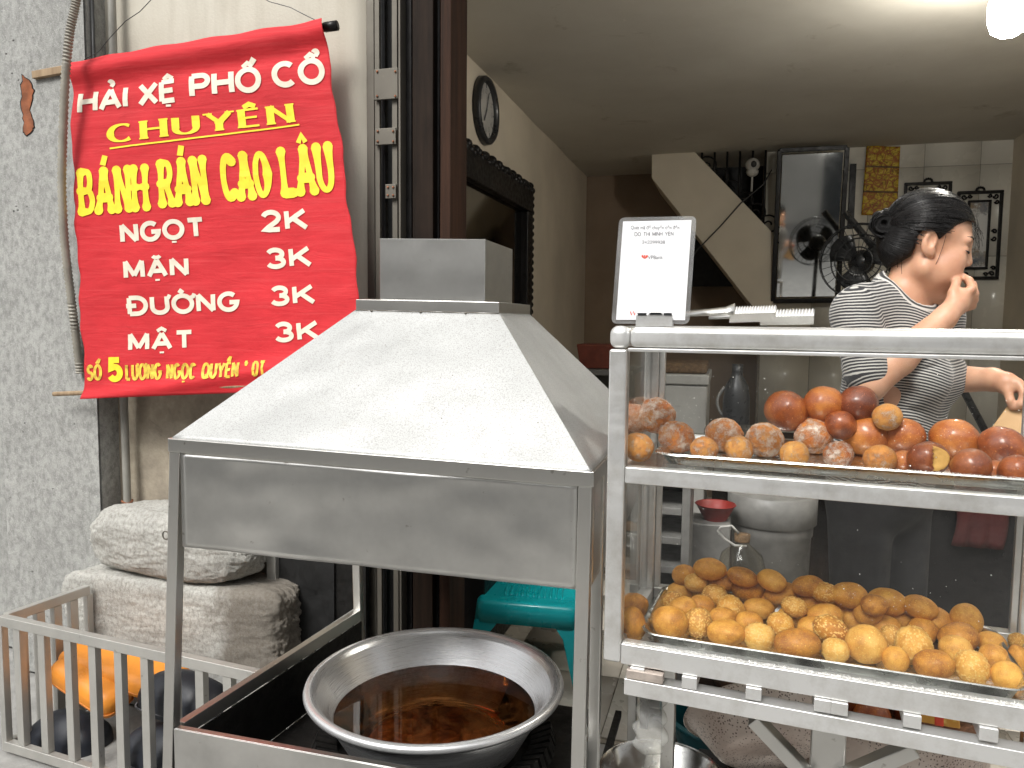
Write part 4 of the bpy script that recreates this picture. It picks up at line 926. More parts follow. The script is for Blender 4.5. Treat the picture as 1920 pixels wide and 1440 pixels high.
tray('lower_tray', .048, .603, .032, .285, .7166, .7455, 'dark edged steel tray on the lower shelf heaped with golden doughnuts')

# ---- doughnut meshes
def dough(name, kind, seed, stretch=1.0):
    bm = bmesh.new(); bmesh.ops.create_icosphere(bm, subdivisions=5 if kind in ('sugar', 'sugar2') else 4, radius=1.0)
    for v in bm.verts:
        d = v.co.normalized(); s = 1+.05*fbm(d, 1.1, 2, seed)
        if kind in ('sugar', 'sugar2'): s += (.05 if kind == 'sugar' else .02)*fbm(d, 4.5, 5, seed)+(.035 if kind == 'sugar' else .010)*fbm(d, 15, 3, seed)
        else: s += .012*fbm(d, 6, 3, seed)
        v.co = Vector((d.x*stretch, d.y, d.z*(.93 if kind != 'glaze' else .95)))*s
    torn = kind == 'torn'
    me = bpy.data.meshes.new(name)
    if torn:
        for v in bm.verts:
            if v.co.y < -.74 and v.co.x > -.1: v.co.y = -.70+.10*fbm(v.co, 6, 3, seed)
    bm.to_mesh(me); bm.free()
    if torn:
        for p in me.polygons:
            if p.center.y < -.60 and p.center.x > -.05 and abs(p.normal.y) > .75: p.material_index = 1
    if kind == 'sesame':
        rnd = random.Random(seed*10); vs = [tuple(v.co) for v in me.vertices]; fs = [tuple(p.vertices) for p in me.polygons]; mi = [0]*len(fs)
        for k in range(230):
            a = rnd.uniform(0, 6.283); z = rnd.uniform(-1, 1); q = math.sqrt(1-z*z); d = Vector((q*math.cos(a), q*math.sin(a), z)); p = Vector((d.x*stretch, d.y, d.z*.93))*(1+.05*fbm(d, 1.1, 2, seed)); t = d.orthogonal().normalized(); t = (Matrix.Rotation(rnd.uniform(0, 6.28), 3, d) @ t); u = d.cross(t); o = len(vs); L = .105*rnd.uniform(.8, 1.2); W = .058
            vs += [tuple(p+t*L), tuple(p-t*L*.9), tuple(p+u*W), tuple(p-u*W), tuple(p+d*.055), tuple(p-d*.03)]
            for f in ((0, 2, 4), (2, 1, 4), (1, 3, 4), (3, 0, 4)): fs.append(tuple(o+i for i in f)); mi.append(1)
        me = bpy.data.meshes.new(name); me.from_pydata(vs, [], fs); me.polygons.foreach_set('material_index', mi)
    me.polygons.foreach_set('use_smooth', [True]*len(me.polygons)); me.update(); return me
LIB = {}
for kind, n, stt in (('sugar', 4, 1.0), ('sugar2', 3, 1.02), ('glaze', 4, 1.06), ('dark', 2, 1.04), ('torn', 1, 1.08), ('plain', 5, 1.22), ('pale', 2, 1.25), ('sesame', 3, 1.03)):
    LIB[kind] = []
    for s in range(n):
        me = dough('doughnut_mesh', 'glaze' if kind == 'dark' else kind, 1.3+s*2.7+len(kind), stt)
        for q in {'sugar': ['d_sugar'], 'sugar2': ['d_sugar2'], 'glaze': ['d_glaze'], 'dark': ['d_dark'], 'torn': ['d_dark', 'inside'], 'plain': ['d_gold'], 'pale': ['d_pale'], 'sesame': ['d_pale' if s else 'd_gold', 'sesame']}[kind]: me.materials.append(MT[q])
        LIB[kind].append(me)
def settle(items, zfloor, umin, umax, wmin, wmax, tol=.86):
    out = []
    for it in items:                     # front ones first; each is lifted along its sight line until it clears those already laid
        px, py, rx, ry, kd = it[:5]; d = ray(px, py).normalized()
        ri = None; z = None; best = None
        for k in range(0, 60):
            lift = k*.0025; r = (rx*.5+ry*.5)*1.27/FPX; z = zfloor+r*.94+lift; p = aZ(px, py, z); dep = (p-CAM).dot(FW); r = (rx*.45+ry*.55)*dep/FPX
            p = aZ(px, py, zfloor+r*.95+lift); loc = p-CP; w_ = loc.dot(cb); u_ = loc.dot(ca)
            bad = sum(max(0, (r+q[1])*tol-(p-q[0]).length) for q in out)+max(0, wmin+r-w_)*1.5+max(0, w_-(wmax-r*.6))*2
            if best is None or bad < best[0]-1e-5: best = (bad, p, r)
            if bad <= 1e-5: break
        out.append((best[1], best[2], it))
    return out
rnd = random.Random(5)
def lay(out, group, lab):
    made = []
    for p, r, it in out:
        px, py, rx, ry, kd = it[:5]; me = rnd.choice(LIB[kd]); o = bpy.data.objects.new('doughnut', me); COL.objects.link(o)
        o.location = p; dr = ray(px, py); kx = (p-CAM).dot(FW)/FPX; ang = math.atan2(-dr.x, dr.y); cth = math.cos(math.atan((px-960)/FPX))
        if kd in ('plain', 'pale', 'sesame'):
            st_ = {'plain': 1.22, 'pale': 1.25, 'sesame': 1.03}[kd]; o.rotation_euler = (rnd.uniform(-.15, .15), rnd.uniform(-.18, .18)+.16, ang+rnd.uniform(-.3, .3)+rnd.choice((0, math.pi))); o.scale = (rx*kx*cth*1.08/st_, (rx*.45+ry*.55)*kx, ry*kx*1.09/.93)
        else:
            o.rotation_euler = (rnd.uniform(-.6, .6), rnd.uniform(-.6, .6), rnd.uniform(0, 6.28)); o.scale = (r*1.07,)*3
        made.append((o, it))
        if kd == 'torn': o.rotation_euler = (-.2, 0, .15)
    return made
UPR = [  # px, py, rx, ry, kind, label
 (1197, 838, 27, 27, 'sugar2', 'lightly sugared doughnut at the left end of the upper shelf, off the tray'),
 (1320, 842, 25, 23, 'sugar2', 'lightly sugared doughnut low between the two leftmost sugar balls of the upper tray'),
 (1386, 842, 25, 24, 'sugar2', 'golden doughnut low between two sugar crusted balls, left half of upper tray'),
 (1490, 852, 28, 22, 'sugar2', 'golden sugared doughnut low at the front, under the two caramel balls'),
 (1572, 853, 27, 24, 'sugar', 'sugar crusted doughnut low at the middle front of the upper tray'),
 (1650, 862, 33, 24, 'sugar2', 'pale gold sugared doughnut low at the front, middle of upper tray'),
 (1692, 866, 20, 22, 'glaze', 'small red caramel doughnut low beside the torn one'),
 (1741, 860, 36, 30, 'torn', 'dark caramel doughnut torn open, showing yellow dough'),
 (1820, 874, 38, 28, 'dark', 'dark caramel doughnut low between the two large ones at right'),
 (1904, 882, 32, 26, 'glaze', 'caramel doughnut low at the right edge of the upper tray'),
 (1864, 882, 18, 20, 'glaze', 'small orange doughnut low under the rightmost large caramel ball'),
 (1268, 820, 31, 30, 'sugar', 'first sugar crusted ball standing on the left end of the upper tray'),
 (1357, 816, 33, 31, 'sugar', 'second sugar crusted ball from the left on the upper tray'),
 (1434, 825, 33, 32, 'sugar', 'third sugar crusted ball from the left, below the big caramel one'),
 (1526, 818, 34, 32, 'sugar', 'heavily sugared ball just below the red caramel one'),
 (1623, 818, 38, 36, 'glaze', 'large caramel doughnut in front of the pile, under the darkest one'),
 (1694, 818, 34, 33, 'glaze', 'caramel doughnut with pale sugar patch, right of the pile'),
 (1789, 824, 41, 36, 'glaze', 'large round caramel doughnut standing alone right of the pile'),
 (1880, 839, 41, 35, 'glaze', 'rightmost large caramel doughnut of the upper tray'),
 (1185, 785, 26, 30, 'sugar', 'sugar crusted doughnut against the left side glass of the upper shelf'),
 (1232, 779, 31, 33, 'sugar', 'sugar crusted ball with a lump on top, upper left of the shelf'),
 (1576, 797, 26, 26, 'glaze', 'sugared red doughnut wedged behind the pile on the upper tray'),
 (1664, 782, 28, 22, 'sugar2', 'pale yellow sugared doughnut at the back right of the pile'),
 (1474, 770, 38, 35, 'glaze', 'golden caramel ball at the top left of the pile'),
 (1544, 758, 34, 32, 'glaze', 'red caramel ball at the top of the pile, middle of three'),
 (1609, 757, 33, 31, 'dark', 'darkest brown caramel ball at the top of the pile'),
]
for o, it in lay(settle(UPR, 1.0236, .03, .65, .02, .30), '', ''): tag(o, it[5], 'doughnut', 'doughnuts on the upper shelf')
LOW = [(1185, 1170, 24, 30, 'plain'), (1256, 1166, 32, 27, 'plain'), (1310, 1168, 24, 25, 'sesame'), (1361, 1186, 34, 22, 'plain'), (1424, 1195, 28, 24, 'sesame'), (1495, 1207, 42, 26, 'plain'), (1566, 1220, 25, 21, 'sesame'), (1624, 1208, 38, 33, 'pale'), (1713, 1211, 34, 33, 'sesame'), (1679, 1236, 25, 22, 'plain'), (1751, 1246, 38, 25, 'plain'), (1822, 1252, 32, 29, 'sesame'), (1888, 1268, 30, 26, 'plain'), (1910, 1236, 20, 25, 'plain'),
 (1190, 1136, 25, 22, 'plain'), (1355, 1157, 25, 17, 'plain'), (1405, 1168, 25, 20, 'plain'), (1464, 1171, 25, 20, 'sesame'), (1280, 1141, 26, 20, 'plain'), (1315, 1138, 24, 20, 'plain'), (1370, 1141, 25, 22, 'sesame'), (1422, 1141, 28, 18, 'plain'), (1485, 1156, 26, 18, 'plain'), (1530, 1156, 24, 20, 'plain'), (1527, 1178, 30, 21, 'plain'), (1558, 1181, 34, 23, 'sesame'), (1660, 1176, 28, 20, 'plain'), (1730, 1183, 28, 23, 'plain'), (1797, 1195, 38, 25, 'plain'), (1792, 1218, 32, 24, 'pale'), (1863, 1230, 28, 20, 'plain'), (1859, 1205, 28, 19, 'plain'), (1672, 1196, 21, 22, 'sesame'),
 (1262, 1127, 21, 16, 'sesame'), (1275, 1110, 24, 18, 'plain'), (1320, 1112, 22, 18, 'sesame'), (1340, 1118, 23, 20, 'sesame'), (1402, 1106, 30, 21, 'plain'), (1437, 1127, 23, 16, 'plain'), (1465, 1113, 31, 19, 'plain'), (1489, 1138, 23, 17, 'sesame'), (1517, 1128, 27, 19, 'plain'), (1547, 1154, 33, 20, 'plain'), (1573, 1134, 28, 19, 'plain'), (1602, 1160, 30, 19, 'plain'), (1628, 1151, 27, 20, 'plain'), (1687, 1162, 27, 19, 'plain'), (1751, 1166, 38, 26, 'plain'), (1812, 1162, 30, 28, 'plain'),
 (1305, 1093, 21, 16, 'sesame'), (1352, 1091, 29, 18, 'plain'), (1282, 1078, 21, 18, 'plain'), (1331, 1067, 29, 19, 'plain'), (1392, 1082, 28, 16, 'plain'), (1447, 1089, 27, 18, 'plain'), (1515, 1099, 29, 18, 'plain'), (1548, 1112, 25, 17, 'sesame'), (1592, 1116, 33, 22, 'plain'), (1663, 1129, 37, 24, 'plain'), (1725, 1139, 33, 20, 'plain'), (1640, 1135, 26, 18, 'plain'), (1908, 1202, 18, 14, 'sesame')]
made = lay(settle(LOW, .7180, .03, .6, .034, .285, .76), '', '')
band = {}
for o, it in made:
    y = it[1]-.155*(it[0]-1180)+.0; k = 0 if y > 1150 else 1 if y > 1118 else 2 if y > 1085 else 3; band.setdefault(k, []).append((it[0], o, it[4]))
BN_ = ['front row', 'second row', 'third row', 'back row']; ORD = ['first', 'second', 'third', 'fourth', 'fifth', 'sixth', 'seventh', 'eighth', 'ninth', 'tenth', 'eleventh', 'twelfth', 'thirteenth', 'fourteenth', 'fifteenth', 'sixteenth', 'seventeenth', 'eighteenth', 'nineteenth', 'twentieth', 'twenty-first', 'twenty-second', 'twenty-third', 'twenty-fourth', 'twenty-fifth']
for k, L in band.items():
    L.sort(key=lambda q: q[0])
    for i, (x_, o, kd) in enumerate(L): tag(o, {'sesame': 'sesame coated golden doughnut, ', 'pale': 'large pale golden doughnut, ', 'plain': 'plain golden oval doughnut, '}[kd]+ORD[min(i, 24)]+' from the left in the '+BN_[k]+' of the lower tray', 'doughnut', 'doughnuts on the lower shelf')

# spilled sugar along the frame and specks on the panes
b = MB(); rs_ = random.Random(3)
def grain(p, s):
    q = [Vector((rs_.uniform(-1, 1), rs_.uniform(-1, 1), rs_.uniform(-1, 1))).normalized()*s for _ in range(4)]; b.add([p+x for x in q], [(0, 1, 2), (0, 2, 3), (0, 3, 1), (1, 3, 2)])
for _ in range(2600): grain(cs(rs_.uniform(.03, .62), .004+abs(rs_.gauss(0, .0045)), .7355+rs_.uniform(0, .0010)), rs_.uniform(.0005, .0013))
for _ in range(900): grain(cs(rs_.uniform(.07, .61), .036+abs(rs_.gauss(0, .002)), 1.0425), rs_.uniform(.0005, .0012))
for _ in range(700): grain(cs(rs_.uniform(.03, .62), rs_.uniform(.018, .03), .7165 if False else .717), rs_.uniform(.0005, .0012))
for cu, cz, n, sg_ in ((.10, 1.12, 26, .018), (.15, 1.14, 12, .02), (.17, 1.09, 14, .02), (.22, 1.145, 10, .015), (.09, 1.09, 16, .012), (.45, 1.11, 18, .02), (.50, 1.10, 18, .03), (.52, 1.135, 10, .02), (.26, .90, 10, .05), (.36, .86, 14, .012), (.43, .855, 14, .012), (.47, .88, 8, .03), (.12, .93, 8, .04), (.54, .9, 6, .04)):
    for _ in range(n):
        zz = min(1.198, max(.742, rs_.gauss(cz, sg_))); uu = rs_.gauss(cu, sg_*1.3)
        if .035 < uu < .62 and not (.99 < zz < 1.025): grain(cs(uu, .0172, zz), rs_.uniform(.0005, .0014))
o = mesh_obj('spilled_sugar', b, MT['sugar'], origin=tuple(cs(.3, 0, .735)), fix=False); tag(o, 'white sugar grains spilled along the display case frame and stuck on its glass', 'sugar', kind='stuff')

# ---- payment card in its clip (no code is drawn on it)
pc = thing('payment_card', 'white laminated payment card standing in a metal clip on the display case', 'card', tuple(cs(.06, .012, Z1)))
cq = [Vector((1146, 607)), Vector((1292, 608)), Vector((1306, 405)), Vector((1161, 408))]
KP = cs(.06, .012, 1.3); 
def kpt(x, y, e=0.0): return aP(x, y, KP, cb)-cb*e
def rq(q, r, n=5):
    out = []
    for i in range(4):
        p = q[i]; a = (q[i-1]-p).normalized()*r; c = (q[(i+1) % 4]-p).normalized()*r
        for k in range(n+1): t = k/n; out.append((p+a)*(1-t)**2+p*2*t*(1-t)+(p+c)*t*t)
    return out
mesh_obj('laminate', MB().prism([kpt(*p) for p in rq(cq, 12)], cb*.0016), MT['acrylic'], pc)
cen = sum(cq, Vector((0, 0)))/4; cq2 = [cen+(p-cen)*.0 + Vector(((p-cen).x*.885, (p-cen).y*.925)) for p in cq]
pap = mesh_obj('paper', MB().prism([kpt(*p, .0006) for p in cq2], cb*.0005), MT['paper'], pc)
kput = lambda x, y, e=0.0: kpt(x, y, .0008+e*.1)
mb = word(MB(), 'DO THI MINH YEN', 1190, 443, 1263, 442, 7.5, 7.5, .06, .3, 'sans', kput); word(mb, '242299938', 1204, 457, 1247, 457, 6, 6, .06, .3, 'sans', kput)
mesh_obj('card_lettering', mb, MT['ink'], pap, fix=False)
# small mixed-case caption built from the scene font
def caption(txt, x0, x1, y0, hpx):
    c = bpy.data.curves.new('c', 'FONT'); c.body = txt; o = bpy.data.objects.new('c', c); COL.objects.link(o); bpy.context.view_layer.update()
    dg = bpy.context.evaluated_depsgraph_get(); me = bpy.data.meshes.new_from_object(o.evaluated_get(dg)); bpy.data.objects.remove(o); xs = [v.co.x for v in me.vertices]; s = (x1-x0)/(max(xs)-min(xs)); b = MB()
    b.add([kpt(x0+(v.co.x-min(xs))*s, y0-v.co.y*hpx, .0009) for v in me.vertices], [tuple(p.vertices) for p in me.polygons]); bpy.data.meshes.remove(me); return b
mesh_obj('caption', caption('Quét mã để chuyển tiền đến', 1183, 1274, 430, 9.5), MT['ink'], pap, fix=False)
mesh_obj('bank_name', caption('VPBank', 1215, 1243, 486, 10), MT['ink'], pap, fix=False)
b = MB()
for dx, dy, a in ((0, 0, 90), (-3.5, -.5, 135), (3.5, -.5, 45)): 
    q = [(1209+dx+math.cos(t)*(3.4 if a != 90 else 3)*.8*abs(math.cos(t-R_(a)))**.5, 482+dy-math.sin(t)*4.2*abs(math.cos(t-R_(a)))**.5) for t in np.linspace(R_(a-70), R_(a+70), 9)]
    b.add([kpt(1209, 485.5, .0010+.00002*a/45)]+[kpt(x, y, .0010+.00002*a/45) for x, y in q], [tuple(range(10))])
for x_ in (1184, 1190): b.add([kpt(x_, 592, .001), kpt(x_-3, 584, .001), kpt(x_-1, 584, .001), kpt(x_+.5, 589, .001), kpt(x_+3, 584, .001)], [(0, 1, 2, 3, 4)])
mesh_obj('bank_emblem', b, MT['logo'], pap, fix=False)
b = MB()
b.prism([kpt(*p, .006) for p in ((1193, 612), (1262, 612), (1262, 590), (1246, 590), (1242, 585), (1220, 585), (1216, 590), (1194, 590))], cb*.002); b.prism([kpt(*p, -.004) for p in ((1193, 612), (1262, 612), (1262, 594), (1194, 594))], cb*.002)
mesh_obj('clip', b, MT['alu'], pc, bevel=.0006)
mesh_obj('clip_tabs', MB().prism([kpt(*p, .0075) for p in ((1197, 591), (1214, 591), (1214, 587), (1197, 587))], cb*.001).prism([kpt(*p, .0075) for p in ((1219, 590), (1243, 590), (1240, 586), (1222, 586))], cb*.001).prism([kpt(*p, .0075) for p in ((1246, 591), (1261, 591), (1261, 587), (1246, 587))], cb*.001), MT['dark_pl'], pc)

# ---- two serrated tongs on top of the case
def tongs(px0, px1, dw, label, zoff, paperwrap):
    t = thing('tongs', label, 'tongs', tuple(cs(.25, .1, Z1))); K2 = cs(0, dw, 0)
    def tp(x, y): return aP(x, y, K2, cb)
    a = tp(px0, 602); a.z = Z1+.012+zoff; e = tp(px1, 600); e.z = Z1+.017+zoff; d = (e-a).normalized()
    m0 = a.lerp(e, .45); 
    mesh_obj('handle', MB().rings([[p+cb*(w_*math.cos(q))+Vector((0, 0, h_*math.sin(q))) for q in np.linspace(math.pi*.0, math.pi, 8)] for p, w_, h_ in ((a, .011, .010), (a.lerp(e, .3), .012, .012), (m0, .013, .014), (a.lerp(e, .55), .016, .019))], closeU=False), MT['steel'], t, smooth=True).modifiers.new('th', 'SOLIDIFY').thickness = .0012
    s0 = a.lerp(e, .5); n = 34; up_ = []; lo_ = []
    for i in range(n+1):
        p = s0.lerp(e, i/n); h = .024+(.0022 if i % 2 else 0); up_.append(p+Vector((0, 0, h-.012))); lo_.append(p-Vector((0, 0, .012))-cb*.004)
    b = MB(); mid = [p+Vector((0, 0, .002))-cb*.009 for p in [s0.lerp(e, i/n) for i in range(n+1)]]; b.rings([lo_, mid, up_], closeU=False); o = mesh_obj('serrated_jaw', b, MT['steel'], t, smooth=False); o.modifiers.new('th', 'SOLIDIFY').thickness = .0014
tongs(1285, 1455, .10, 'steel tongs with serrated jaw lying on the case beside the payment card', .004, True)
tongs(1330, 1526, .16, 'rust stained serrated tongs lying furthest right on top of the case', .000, False)

# ---- cart frame under the case
ct = thing('cart_frame', 'aluminium cart frame with crossbars, column and diagonal braces under the display case', 'cart', tuple(cs(CW/2, CD/2, 0)))
mesh_obj('front_beam', MB().hexa([cs(.036, -.004, .654), cs(CW+.02, -.004, .650), cs(CW+.02, .026, .650), cs(.036, .026, .654), cs(.036, -.004, .681), cs(CW+.02, -.004, .675), cs(CW+.02, .026, .675), cs(.036, .026, .681)]), MT['alu'], ct, bevel=.0015)
mesh_obj('back_beam', cbox(MB(), .036, CW+.02, CD-.03, CD, .652, .676), MT['alu'], ct, bevel=.0015)
for px in (1194, 1292, 1413, 1543, 1575, 1713, 1858):
    q = aP(px, 1300, cs(0, 0, .69), cb)-CP; u_ = q.dot(ca); wd_ = .0115
    mesh_obj('crossbar', cbox(MB(), u_-wd_, u_+wd_, -.003, CD, .6815, .7005), MT['alu'], ct, bevel=.001)
mesh_obj('packing_strip', cbox(MB(), .04, .098, -.006, .010, .6825, .697), MT['alu_old'], ct, bevel=.001)
uc = (aP(1552, 1400, cs(0, .12, .5), cb)-CP).dot(ca)
mesh_obj('column', cbox(MB(), uc-.026, uc+.026, .10, .15, .03, .6495), MT['steel'], ct, bevel=.003)
for s, px0, px1 in ((-1, 1412, 1500), (1, 1715, 1600)):
    a_ = aP(px0, 1345 if s < 0 else 1400, cs(0, .09, 0), cb); e_ = aP(px1+(px1-px0)*.25, 1462, cs(0, .09, 0), cb); mesh_obj('diagonal_brace', MB().bar(a_, e_, .022, .030, tuple(cb)), MT['steel'], ct, bevel=.002)
mesh_obj('foot_plate', cbox(MB(), uc-.2, uc+.2, .02, .28, 0, .029), MT['steel'], ct, bevel=.003)
for u_ in (.05, CW-.01): mesh_obj('rear_leg', cbox(MB(), u_, u_+.025, CD-.027, CD-.002, 0, .6515), MT['steel'], ct, bevel=.002)

# ---- vessels under the case
def vessel(name, prof, c, mat, label, cat, n=64, tilt=None):
    o = mesh_obj(name, MB().lathe(prof, (0, 0, 0), n), MT[mat], origin=(0, 0, 0), smooth='auto'); auto_smooth(o, 45); o.location = c; WORLD[o.name] = Vector(c)
    if tilt: o.rotation_euler = tilt
    m = o.modifiers.new('th', 'SOLIDIFY'); m.thickness = .002; return tag(o, label, cat)
PR = .235; fp_ = aZ(1625, 1386, .44); vd = Vector((ray(1625, 1386).x, ray(1625, 1386).y, 0)).normalized(); pc_ = fp_+vd*(PR+.012)
o = vessel('large_pot', [(.0005, .0), (PR*.80, .0), (PR*.93, .03), (PR, .12), (PR, .280), (PR+.012, .288), (PR+.016, .282)], (pc_.x, pc_.y, .15), 'speckle', 'large greasy speckled aluminium pot behind the cart column', 'pot')
pot2 = mesh_obj('pot_stand', MB().lathe([(.12, 0), (.19, 0), (.16, .148), (.10, .148)], (pc_.x, pc_.y, 0), 32, closed=True), MT['soot']); tag(pot2, 'black stand under the large stained pot', 'stand')
rr_ = random.Random(2)
for i in range(16):
    a = i*2.4; rad = .17*math.sqrt((i+.4)/16); me = rr_.choice(LIB['dark'] if i % 3 else LIB['glaze']); o = bpy.data.objects.new('doughnut', me); COL.objects.link(o); o.location = (pc_.x+math.cos(a)*rad, pc_.y+math.sin(a)*rad, .432+rr_.uniform(0, .03)); o.scale = (.036,)*3; o.rotation_euler = (i, i*2, i); tag(o, 'dark fried dough ball among those in the pot under the case', 'doughnut', 'fried dough in the pot under the case')
fd = mesh_obj('pot_filling', MB().lathe([(.0005, .41), (PR-.012, .405), (PR-.012, .37), (.0005, .37)], (pc_.x, pc_.y, 0), 40), MT['dregs']); tag(fd, 'brown frying leftovers under the dough balls in the large pot', 'leftovers')
lq = aZ(1432, 1385, .42); v2 = Vector((ray(1432, 1385).x, ray(1432, 1385).y, 0)).normalized(); ax = (v2*.72+Vector((0, 0, .60))+Vector((-v2.y, v2.x, 0))*.25).normalized()
o = vessel('leaning_basin', [(.0005, 0), (.080, 0), (.096, .008), (.138, .075), (.149, .082), (.152, .077)], (0, 0, 0), 'speckle', 'greasy aluminium basin leaning with its underside towards the street, under the case', 'basin'); o.rotation_euler = ax.to_track_quat('Z', 'Y').to_euler(); o.location = lq-ax*.03
o = mesh_obj('low_box', MB().box((lq.x-.13, lq.y-.06, 0), (lq.x+.16, lq.y+.16, .292)), MT['dark_pl'], bevel=.005); tag(o, 'dark box under the leaning basin', 'box')
sc_ = aZ(1240, 1448, .33)
vessel('steel_bowl', [(.0005, 0), (.07, 0), (.105, .02), (.122, .075), (.128, .079), (.130, .077)], (sc_.x, sc_.y, .25), 'tray', 'shiny steel bowl on the floor left of the cart, cut by the bottom edge', 'bowl', 64)
o = mesh_obj('wire_stand', MB().lathe([(.07, 0), (.10, 0), (.09, .249), (.07, .249)], (sc_.x, sc_.y, 0), 24, closed=True), MT['soot']); tag(o, 'black stand under the shiny steel bowl', 'stand')
tc_ = aZ(1330, 1325, .30)
vessel('plastic_basin', [(.0005, 0), (.13, 0), (.165, .10), (.18, .102), (.182, .095)], (tc_.x+.06, tc_.y, .2), 'teal_dk', 'dark teal plastic basin behind the leaning lid', 'basin', 48)
o = mesh_obj('low_crate', MB().box((tc_.x-.10, tc_.y-.13, 0), (tc_.x+.2, tc_.y+.13, .199)), MT['grey_pl'], bevel=.006); tag(o, 'grey crate under the teal basin', 'crate')
# hanging clear plastic bag
F = Field([-.06, -.05, -.11], [.06, .05, .08], .004); F.ell((0, 0, -.055), (.034, .022, .036), k=.01); F.cap((-.006, 0, -.03), (-.014, 0, .07), .022, .010, k=.02); F.cap((.012, 0, -.03), (.022, 0, .05), .018, .008, k=.015)
q0 = aP(1220, 1338, cs(0, .05, 0), cb)
o = sdf_obj('plastic_bag', F, MT['film'], origin=tuple(q0), xf=lambda V: V*.8+np.array(q0)+np.stack([.004*np.sin(V[:, 2]*160+V[:, 0]*90), .003*np.sin(V[:, 2]*130), 0*V[:, 0]], -1)); tag(o, 'crumpled clear plastic bag hanging from the left end of the cart frame', 'bag')
pk = aZ(1760, 1352, .475)
o = thing('snack_packet', 'orange packet with red stripes lying under the right of the display case', 'packet', tuple(pk)); mesh_obj('packet_body', MB().hexa([pk+ca*-.035+cb*-.02, pk+ca*.035+cb*-.02, pk+ca*.035+cb*.02, pk+ca*-.035+cb*.02, pk+ca*-.033+cb*-.015+Vector((0, 0, .016)), pk+ca*.033+cb*-.015+Vector((0, 0, .016)), pk+ca*.033+cb*.015+Vector((0, 0, .016)), pk+ca*-.033+cb*.015+Vector((0, 0, .016))]), MT['d_pale'], o, bevel=.003)
mesh_obj('red_stripe', MB().hexa([pk+ca*-.010+cb*-.022, pk+ca*.006+cb*-.022, pk+ca*.006+cb*.021, pk+ca*-.010+cb*.021]+[pk+ca*x_+cb*y_+Vector((0, 0, .018)) for x_, y_ in ((-.010, -.016), (.006, -.016), (.006, .016), (-.010, .016))]), MT['logo'], o, bevel=.002)

# ================================================================ things inside the shop
# wall clock on the left wall
cc = Vector((LX+.002, 3.175, 2.135)); ck = thing('wall_clock', 'round wall clock with black rim and white dial high on the left shop wall', 'clock', tuple(cc-Vector((0, 0, .14))))
def wallring(prof, c, n=64):       # lathe about +X
    b = MB(); b.lathe([(r, z) for r, z in prof], (0, 0, 0), n); b.v = [c+Vector((p.z, p.x, p.y)) for p in b.v]; return b
mesh_obj('rim', wallring([(.112, .012), (.118, .030), (.130, .034), (.139, .024), (.140, 0), (.1, 0)], cc), MT['dark_pl'], ck, smooth=True)
mesh_obj('dial', wallring([(.0005, .013), (.119, .013)], cc), MT['white_pl'], ck)
def dpt(a, r, e=.015): return cc+Vector((e, math.sin(R_(a))*r, math.cos(R_(a))*r))
b = MB()
for k in range(12): b.bar(dpt(k*30, .094), dpt(k*30, .110), .006 if k % 3 == 0 else .003, .0012, (1, 0, 0))
mesh_obj('hour_marks', b, MT['ink'], ck)
for a, L, w_ in ((22, .085, .006), (215, .058, .008)): mesh_obj('hand', MB().bar(dpt(a+180, .012, .017), dpt(a, L, .017+.0012*(w_ > .007)), w_, .001, (1, 0, 0)), MT['ink'], ck)
def digits(txt, a, h):
    c = bpy.data.curves.new('c', 'FONT'); c.body = txt; c.align_x = 'CENTER'; c.align_y = 'CENTER'; o = bpy.data.objects.new('c', c); COL.objects.link(o); bpy.context.view_layer.update()
    me = bpy.data.meshes.new_from_object(o.evaluated_get(bpy.context.evaluated_depsgraph_get())); bpy.data.objects.remove(o); b = MB(); q = dpt(a, .080, .0145)
    b.add([q+Vector((0, v.co.x*h, v.co.y*h)) for v in me.vertices], [tuple(p.vertices) for p in me.polygons]); bpy.data.meshes.remove(me); return b
for k in range(1, 13): mesh_obj('numeral', digits(str(k), k*30, .028), MT['ink'], ck, fix=False)

# carved black frame with dim mirror on the left wall
fr = thing('carved_frame_mirror', 'big carved black framed mirror on the left shop wall below the clock', 'mirror', (LX, 3.2, .95))
y0, y1, zb_, zt2 = 2.42, 3.86, .95, 1.93; X0 = LX+.004
mesh_obj('glass', MB().box((X0, y0+.08, zb_+.08), (X0+.012, y1-.08, zt2-.10)), MT['mirror_dk'], fr)
mesh_obj('frame_bar', MB().box((X0, y0, zt2-.13), (X0+.05, y1, zt2-.02)), MT['wood_black'], fr, bevel=.006); mesh_obj('frame_bar', MB().box((X0, y0, zb_), (X0+.05, y1, zb_+.10)), MT['wood_black'], fr, bevel=.006)
for y in (y0, y1-.10): mesh_obj('frame_bar', MB().box((X0, y, zb_+.102), (X0+.048, y+.10, zt2-.132)), MT['wood_black'], fr, bevel=.006)
b = MB()
for k in range(46):
    t = k/45; y = y0+(y1-y0)*t; b.sphere((X0+.03, y, zt2-.012+.012*math.sin(k*1.9)+.05*math.exp(-((t-.2)/.22)**2)*0), (.028, .020+.004*math.sin(k), .022), 8, 6)
for k in range(24): b.sphere((X0+.03, y1+.004, zt2-.02-k*.036), (.024, .016+.003*math.sin(k*2.2), .02), 8, 6)
mesh_obj('carving', b, MT['wood_black'], fr, smooth=True)
